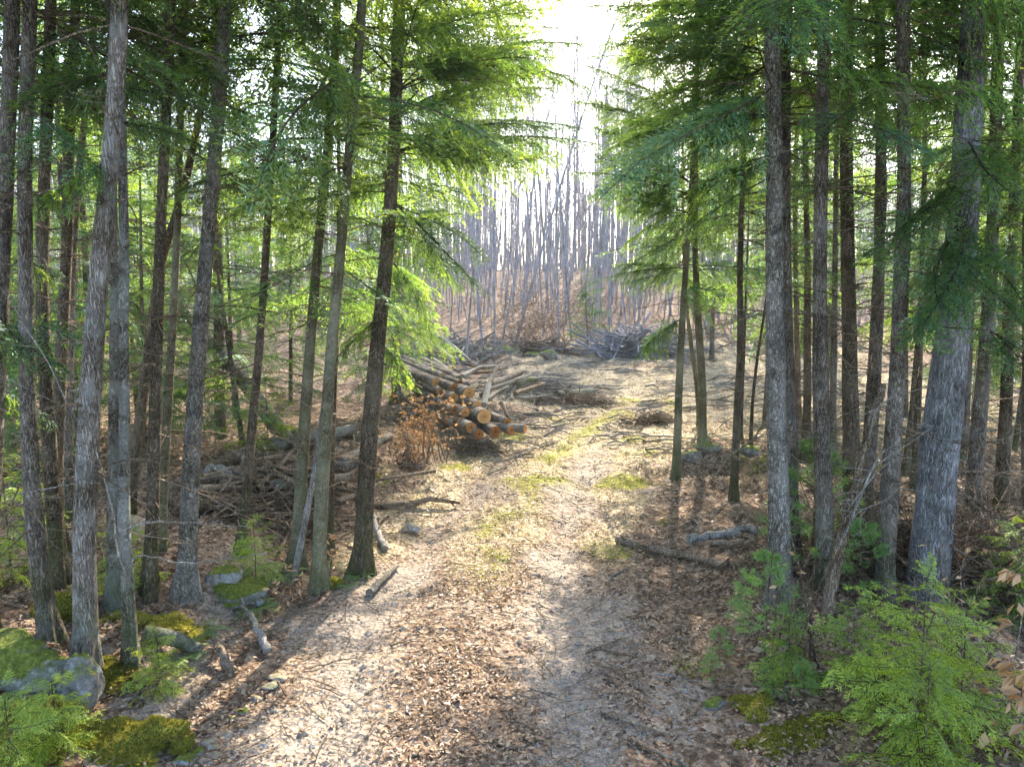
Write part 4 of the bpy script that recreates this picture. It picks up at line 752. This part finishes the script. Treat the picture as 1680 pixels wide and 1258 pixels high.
# ------------------------------------------------------------------ brush heaps
def brush(name, label, px, py, wx, wy, h, n, mat, seed, rr=(.008, .03), ln=(.8, 2.5), cat='brush heap', flat=.35):
    B = P(px, py); r = np.random.default_rng(seed); mb = MB(); x = r.normal(0, wx * .4, n); y = r.normal(0, wy * .4, n)
    k = np.exp(-(x / wx)**2 * 1.5 - (y / wy)**2 * 1.5); gzv = gz(x + B[0], y + B[1]) - B[2]; z = gzv + h * k * r.random(n) + .02
    az = r.uniform(0, 6.28, n); d = np.stack([np.cos(az), np.sin(az), r.normal(0, flat, n)], 1); L_ = r.uniform(*ln, n)[:, None]; p = np.stack([x, y, z], 1)
    a = p - d * L_ / 2; b = p + d * L_ / 2; m = (a + b) / 2 + r.normal(0, .06, (n, 3)) * L_
    for q in (a, b): q[:, 2] = np.maximum(q[:, 2], gz(q[:, 0] + B[0], q[:, 1] + B[1]) - B[2] + .015)
    rad = r.uniform(*rr, n); mb.segs(a, m, rad, rad * .8, 0, 5); mb.segs(m, b, rad * .8, rad * .35, 0, 5)
    for _ in range(3):
        t = r.random((n, 1)); q = m + (b - m) * t; e = q + nrmz(b - a + r.normal(0, .8, (n, 3))) * L_ * .25; mb.segs(q, e, rad * .35, .003, 0, 3)
    o = mb.obj(name, [mat], None, loc=B); return tag(o, label, cat)
brush('brush_heap', 'large tangled grey brush heap at the right back of the clearing', 1048, 583, 2.6, 1.2, 1.05, 240, M_BARE, 1, (.018, .06), (1, 3.6))
brush('brush_heap', 'dark root and brush heap below the rust brown thicket', 885, 578, 1.6, .8, .5, 150, M_DEADW, 2, (.012, .045), (.6, 2))
brush('brush_heap', 'pale twiggy slash spread right of the log pile', 880, 648, 1.7, 1.8, .35, 380, M_DEAD, 3, (.008, .03), (.5, 1.9), flat=.15)
brush('brush_heap', 'slash heap left behind the log pile', 715, 590, 2.8, 2.6, .8, 330, M_DEAD, 4, (.014, .05), (.8, 3.0))
brush('brush_heap', 'fine dark brush under the front of the log pile', 785, 742, .7, .4, .10, 120, M_DEADW, 5, (.004, .014), (.2, .7))
brush('brush_heap', 'small dark brush clump on the right of the clearing', 1075, 692, .7, .5, .14, 160, M_DEADW, 6, (.004, .016), (.2, .8))
brush('brush_heap', 'brush scattered in front of the mossy log on the clearing', 950, 662, 1.2, .6, .2, 200, M_DEADW, 7, (.005, .02), (.3, 1.1))
brush('brush_heap', 'twigs and roots tangled under the fallen log heap', 420, 850, 1.6, .8, .22, 200, M_DEADW, 8, (.005, .022), (.3, 1.2))
brush('brush_heap', 'broken pale branches heaped among the fallen logs', 460, 800, 1.9, .8, .35, 46, M_DEADW, 18, (.025, .075), (.5, 2.0), flat=.2)
brush('brush_heap', 'split yellowish slabs lying on the fallen logs', 430, 790, 1.5, .6, .35, 20, M_TAN, 19, (.03, .06), (.4, 1.4), flat=.2)
brush('brush_heap', 'twiggy tangle around the foot of the leaning shaggy snag', 1420, 935, 1.2, .8, .5, 330, M_DEADW, 9, (.003, .009), (.4, 1.4), flat=.6)
brush('brush_heap', 'bare twig tangle at the right edge behind the leafy sapling', 1630, 960, .9, .8, .8, 380, M_DEADW, 10, (.003, .009), (.4, 1.4), flat=.7)

# ------------------------------------------------------------------ saplings and shrubs
def leafy_sapling(name, label, px, py, h, spread, nst, nleaf, mat, seed, lsz=(.05, .08), cat='sapling', Yb=None, droop=.5, group=None):
    B = P(px, py); r = np.random.default_rng(seed); e = link(name, None, None, B); tag(e, label, cat, group); wd = MB(); lf = MB()
    tips = []
    for i in range(nst):
        az = r.uniform(0, 6.28); o_ = r.normal(0, spread * .25, 3) * [1, 1, 0]; tp = o_ + np.array([math.cos(az) * spread * r.uniform(.2, 1), math.sin(az) * spread * r.uniform(.2, .8), h * r.uniform(.6, 1)])
        q = smooth_curve([o_ - [0, 0, .05], (o_ + tp) / 2 + [0, 0, h * .12], tp], 8); wd.segs(q[:-1], q[1:], np.linspace(.009, .003, 7) * (1 + h * .3), np.linspace(.008, .002, 7) * (1 + h * .3), 0, 4)
        for j in range(9):
            k = r.integers(2, 8); a2 = r.uniform(0, 6.28); e2 = q[k] + np.array([math.cos(a2), math.sin(a2), r.uniform(0, .4)]) * spread * r.uniform(.2, .5); wd.segs(q[k][None], e2[None], .0028, .0012, 0, 3); tips.append((q[k], e2))
    tips = np.array(tips); idx = r.integers(0, len(tips), nleaf); t = r.uniform(.25, 1.05, (nleaf, 1)); b = tips[idx, 0] * (1 - t) + tips[idx, 1] * t
    d = nrmz(tips[idx, 1] - tips[idx, 0]) + r.normal(0, .5, (nleaf, 3)); d[:, 2] -= droop; L_ = r.uniform(*lsz, nleaf)
    lf.leaves(b, d, r.normal(0, 1, (nleaf, 3)) + [0, 0, .6], L_, L_ * .5, 0, None, .45, .2)
    wd.obj('stem', [M_DEADW], e); lf.obj('foliage', [mat], e, smooth=False); return e
leafy_sapling('beech_sapling', 'beech thicket holding orange dry leaves in front of the log pile', 700, 752, 1.25, .7, 16, 1000, M_BEECH, 1)
leafy_sapling('beech_sapling', 'smaller orange leaved beech sprout left of the pile thicket', 672, 768, .9, .5, 8, 500, M_BEECH, 2)
leafy_sapling('beech_sapling', 'rust brown leafy thicket at the back of the clearing', 895, 560, 2.6, 3.6, 34, 3200, M_LITTER, 3, (.07, .12))
leafy_sapling('beech_sapling', 'lower rust brown thicket left of the larger one at the back', 850, 568, 1.5, 2.0, 16, 1100, M_LITTER, 4, (.07, .12))
leafy_sapling('beech_sapling', 'few orange leaves on a sprout at the foot of the olive pair', 530, 960, .75, .22, 4, 60, M_BEECH, 5)
leafy_sapling('beech_sapling', 'low sprout with orange leaves beside the leaning pole foot', 470, 985, .3, .3, 4, 40, M_BEECH, 6, (.06, .09))
leafy_sapling('beech_sapling', 'tan leaved beech sapling at the lower right edge', 1650, 1235, 1.15, .42, 4, 120, M_BEECH, 7, (.07, .12), droop=1.2)
leafy_sapling('beech_sapling', 'sparse tan leaved sprout behind the big green shrub, right of the giant', 1600, 985, .8, .4, 5, 60, M_BEECH, 8, (.06, .09), droop=1.)
leafy_sapling('beech_sapling', 'orange tinged sprout among the right hand trunks', 1462, 940, 1.0, .4, 5, 50, M_BEECH, 9, (.05, .08), droop=.8)
leafy_sapling('leafless_shrub', 'grey leafless shrub between the pale patchy trunk and the green shrub', 1310, 1085, 1.2, .5, 8, 14, M_BEECH, 10)
leafy_sapling('leafless_shrub', 'wiry leafless shrub behind the big green shrub', 1560, 1130, 1.1, .5, 9, 20, M_BEECH, 11)
def hem_sapling(label, px, py, s, k=0, rz=0, h=1.7, tilt=0):
    B = P(px, py); e = link('hemlock_sapling', None, None, B); tag(e, label, 'sapling'); mb = MB(); mb.tube([(0, 0, -.05), (.01, 0, h * s * .5), (.0, 0.01, h * s)], [.014 * s, .009 * s, .003], 6); mb.obj('trunk', [M_DARK], e)
    o = link('crown', CR['sapling'][k], e, (0, 0, .04)); o.scale = (s,) * 3; o.rotation_euler = (0, tilt, rz)
hem_sapling('big bright green hemlock shrub at the lower right in front of the giant', 1500, 1215, .62, 0)
hem_sapling('bright green hemlock shrub at the bottom edge, lower right', 1510, 1290, .45, 1, 1)
hem_sapling('low green hemlock shrub left of the big bright one', 1395, 1120, .36, 2, 2)
hem_sapling('green hemlock shrub merged into the right side of the big bright one', 1570, 1190, .46, 2, 3.3)
hem_sapling('green hemlock shrub merged into the left side of the big bright one', 1445, 1170, .40, 0, 2.2)
hem_sapling('small green hemlock sprout left of the leaning snag', 1290, 1120, .3, 1, 3)
hem_sapling('green hemlock shrub at the lower left corner', 20, 1290, .36, 1, .5)
hem_sapling('low green hemlock sprout left of the yellow moss mound', 95, 1255, .33, 2, 2.5)
hem_sapling('low hemlock sprout in front of the pale crooked trunk', 262, 1135, .28, 0, 1.5)
hem_sapling('green hemlock seedling below the fallen log heap', 420, 960, .40, 2, 4)
hem_sapling('green hemlock sapling left of the flecked trunk foot', 205, 965, .4, 0, 4)
hem_sapling('green hemlock sapling behind the fallen trunk', 440, 745, .8, 1, 2)
hem_sapling('low hemlock at the left edge behind the dark trunks', 20, 960, .75, 2, 1)
hem_sapling('dense low hemlock right of the giant', 1655, 1010, .5, 0, 3)
# pine sapling: whorled tufts
def pine_mesh(seed, h, nb):
    r = np.random.default_rng(seed); mb = MB(); mb.tube([(0, 0, -.05), (0, 0, h)], [.012, .003], 6, 1)
    for i in range(nb):
        t = (i + r.random()) / nb; z = h * (.12 + .86 * t); az = r.uniform(0, 6.28); ln = h * .36 * (1 - t)**.7 + .05; d = np.array([math.cos(az), math.sin(az), .35 + .5 * t]); b = np.array([0, 0, z]); e_ = b + d * ln; mb.segs(b[None], e_[None], .004, .002, 1)
        for f_ in (.55, .75, .9, 1.0):
            m = 26; c_ = b + (e_ - b) * f_; dd = nrmz(r.normal(0, 1, (m, 3)) + nrmz(d) * 1.1); mb.leaves(np.repeat(c_[None], m, 0), dd, r.normal(0, 1, (m, 3)), r.uniform(.07, .12, m), .006, 0, None, .3)
    return mb.mesh('foliage', [M_PINE, M_DARK], False)
PM = [pine_mesh(1, 1.5, 46), pine_mesh(2, 1.2, 34)]
def pine(label, px, py, s, k):
    o = link('pine_sapling', PM[k], None, P(px, py)); o.scale = (s,) * 3; o.rotation_euler = (0, 0, px); tag(o, label, 'sapling', 'young pines by the track')
pine('soft green pine sapling in front of the pale patchy trunk', 1255, 1075, .58, 0); pine('dark pine sapling between the pale patchy and grey brown trunks', 1330, 945, .9, 0)
pine('pine seedling right of the leaning snag foot', 1410, 985, .6, 1); pine('tiny pine seedling on the bank near the dark stone', 1180, 1085, .25, 1); pine('tiny pine tuft right of the moss patch', 1318, 1150, .25, 1)
pine('tiny pine tuft left of the grey leafless shrub', 1165, 1120, .2, 1)
# ferns
def fern_mesh(seed):
    r = np.random.default_rng(seed); mb = MB()
    for i in range(9):
        az = i * .7 + r.uniform(-.2, .2); L_ = r.uniform(.28, .42); t = np.linspace(0, 1, 18); q = np.stack([np.cos(az) * L_ * t, np.sin(az) * L_ * t, L_ * (.75 * t - .65 * t**2)], 1); mb.segs(q[:-1], q[1:], .002, .0015, 0)
        f_ = np.array([math.cos(az), math.sin(az), 0]); sd_ = np.array([-math.sin(az), math.cos(az), 0])
        for s_ in (-1, 1): mb.leaves(q[2:], np.repeat((sd_ * s_ + f_ * .35 + [0, 0, -.15])[None], 16, 0), np.repeat([[0, 0, 1.]], 16, 0), .07 * np.sin(np.pi * (t[2:] * .85 + .12)) + .01, .016, 0, None, .4)
    return mb.mesh('fern', [M_FERN], False)
FM = [fern_mesh(i) for i in range(3)]
for i, (x, y, s_, lb) in enumerate([(585, 945, .7, 'fern at the foot of the dark brown trunk'), (568, 960, .55, 'smaller fern left of the trunk foot fern'), (455, 950, 1.1, 'fern on the bank left of the olive pair'), (420, 1000, 1.0, 'fern hanging over the flat grey boulder'), (400, 940, .8, 'fern above the flat grey boulder'), (330, 1040, .8, 'fern left of the grey forked root'),
        (545, 930, .55, 'fern between the olive pair and the dark brown trunk'), (1270, 1130, .6, 'fern near the right moss patch'), (60, 1170, 1.0, 'fern on the hummock by the pointed boulder'), (15, 1180, 1.1, 'fern at the left edge below the mossy boulder'), (300, 1080, .8, 'fern beside the moss capped log')]):
    o = link('fern', FM[i % 3], None, P(x, y)); o.scale = (s_ * .85,) * 3; o.rotation_euler = (0, 0, i); tag(o, lb, 'fern', 'ferns on the banks')

# ------------------------------------------------------------------ litter (nobody could count it)
def scat(n, y0, y1, pw=2.0, xw=.95, xm=1.5):
    u_ = rng.random(n); a, b = y0**(1 - pw + 1), y1**(1 - pw + 1)
    y = (y0 * (y1 / y0)**u_) if abs(pw - 2) < 1e-6 else (a + (b - a) * u_)**(1 / (2 - pw)); x = rng.uniform(-1, 1, n) * (xw * y + xm); return x, y
n = 360000; x, y = scat(n, 3.0, 19, 1.9); g_ = mask_at(gravel, x, y); ir = mask_at(inroad, x, y); cl = mask_at(clearing, x, y); pt = fbm(x * 1.7, y * 1.7, 44, 3)
keep = rng.random(n) < np.clip(1.15 - 1.5 * g_ - .15 * ir - .5 * cl, .06, 1) * np.clip((pt - .33) * 3.2, .06, 1); x = x[keep]; y = y[keep]; n = len(x); print('leaves', n)
z = gz(x, y) + rng.uniform(.004, .03, n); az = rng.uniform(0, 6.28, n); d = np.stack([np.cos(az), np.sin(az), rng.normal(0, .3, n)], 1); nn = np.stack([rng.normal(0, .45, n), rng.normal(0, .45, n), np.ones(n)], 1)
L_ = (.014 + rng.gamma(2.0, .008, n)) * (1 + .02 * y); mb = MB(); mb.leaves(np.stack([x, y, z], 1), d, nn, L_, L_ * rng.uniform(.35, .65, n), 0, np.clip(rng.beta(1.6, 1.6, n), 0, 1), .5, rng.uniform(-.25, .35, (n, 1)))
tag(mb.obj('leaf_litter', [M_LITTER], smooth=False), 'dry brown leaves carpeting the forest floor and track', 'leaf litter', kind='stuff')
n = 17000; x, y = scat(n, 3.0, 60, 1.45); L_ = rng.uniform(.06, .35, n) * (1 + .03 * y); az = rng.uniform(0, 6.28, n); x2 = x + np.cos(az) * L_; y2 = y + np.sin(az) * L_
mb = MB(); rr = rng.uniform(.0015, .005, n) * (1 + .05 * y); mid = np.stack([(x + x2) / 2 + rng.normal(0, .02, n), (y + y2) / 2, gz((x + x2) / 2, (y + y2) / 2) + .02 + rng.random(n) * .02], 1)
mb.segs(np.stack([x, y, gz(x, y) + .012], 1), mid, rr, rr * .8); mb.segs(mid, np.stack([x2, y2, gz(x2, y2) + .012], 1), rr * .8, rr * .4)
tag(mb.obj('twig_litter', [M_DEADW]), 'fine twigs scattered over the ground', 'twigs', kind='stuff')
n = 5200; y = rng.uniform(12, 37, n); x = rng.uniform(-3.5, 15, n) + .1 * (y - 12); kp = (fbm(x * .6, y * .6, 310, 3) > .47) & (road_d(x, y) > .35); x = x[kp]; y = y[kp]; n = len(x); L_ = rng.gamma(2.2, .22, n) + .15; az = rng.normal(.15, .7, n)
ex = np.cos(az) * L_ / 2; ey = np.sin(az) * L_ / 2; a = np.stack([x - ex, y - ey, gz(x - ex, y - ey) + .015], 1); b = np.stack([x + ex, y + ey, gz(x + ex, y + ey) + .02], 1); m_ = (a + b) / 2; m_[:, 2] = np.maximum(gz(x, y) + .03, m_[:, 2]) + rng.random(n) * .07; m_[:, 1] += rng.normal(0, .05, n)
rr = rng.gamma(2, .0045, n) + .004; mb = MB(); mb.segs(a, m_, rr, rr * .9, 0, 5); mb.segs(m_, b, rr * .9, rr * .4, 0, 5); mb.segs(m_, m_ + nrmz(b - a + rng.normal(0, .5, (n, 3))) * L_[:, None] * .35 * [1, 1, .4], rr * .5, .002, 0, 3)
tag(mb.obj('slash', [M_DEAD]), 'logging slash strewn over the sunny clearing', 'slash', kind='stuff')
n = 150000; x, y = scat(n, 5.0, 34, 1.8, .7, .5); st_ = mask_at(straw, x, y) + .8 * mask_at(moss, x, y) - mask_at(gravel, x, y) * .6; keep = rng.random(n) < np.clip(st_ * 1.2 * (fbm(x * 2, y * 2, 88, 3) * 2 - .55), 0, 1); x = x[keep]; y = y[keep]; n = len(x); print('grass', n)
d = np.stack([rng.normal(0, .8, n), rng.normal(0, .8, n), rng.uniform(.15, 1, n)], 1); mb = MB(); mb.leaves(np.stack([x, y, gz(x, y)], 1), d, rng.normal(0, 1, (n, 3)), rng.uniform(.03, .09, n) * (1 + .015 * y), .004 * (1 + .08 * y), 0, None, .3)
tag(mb.obj('dry_grass', [M_STRAW], smooth=False), 'short yellowed grass on the sunny clearing', 'grass', kind='stuff')
n = 26000; x, y = scat(n, 3.0, 13, 2.0, .4, 1.2); g_ = mask_at(gravel, x, y); keep = rng.random(n) < np.clip(g_ * 1.2 - .3, 0, 1); x = x[keep]; y = y[keep]; n = len(x)
oc = np.array([[1, 0, 0], [0, 1, 0], [-1, 0, 0], [0, -1, 0], [0, 0, .7], [0, 0, -.7]]); s_ = (rng.gamma(2, .0042, n) + .003)[:, None, None]; v = oc[None] * s_ * rng.uniform(.6, 1.3, (n, 6, 3)) + np.stack([x, y, gz(x, y) + .004], 1)[:, None]
of = np.array([[0, 1, 4], [1, 2, 4], [2, 3, 4], [3, 0, 4], [1, 0, 5], [2, 1, 5], [3, 2, 5], [0, 3, 5]]); mb = MB(); mb.add(v.reshape(-1, 3), (np.arange(n)[:, None, None] * 6 + of[None]).reshape(-1, 3))
tag(mb.obj('gravel', [M_ROCKT], smooth=False), 'small grey stones bedded in the track', 'gravel', kind='stuff')
print('done', time.time() - T0, 'gravel', n)
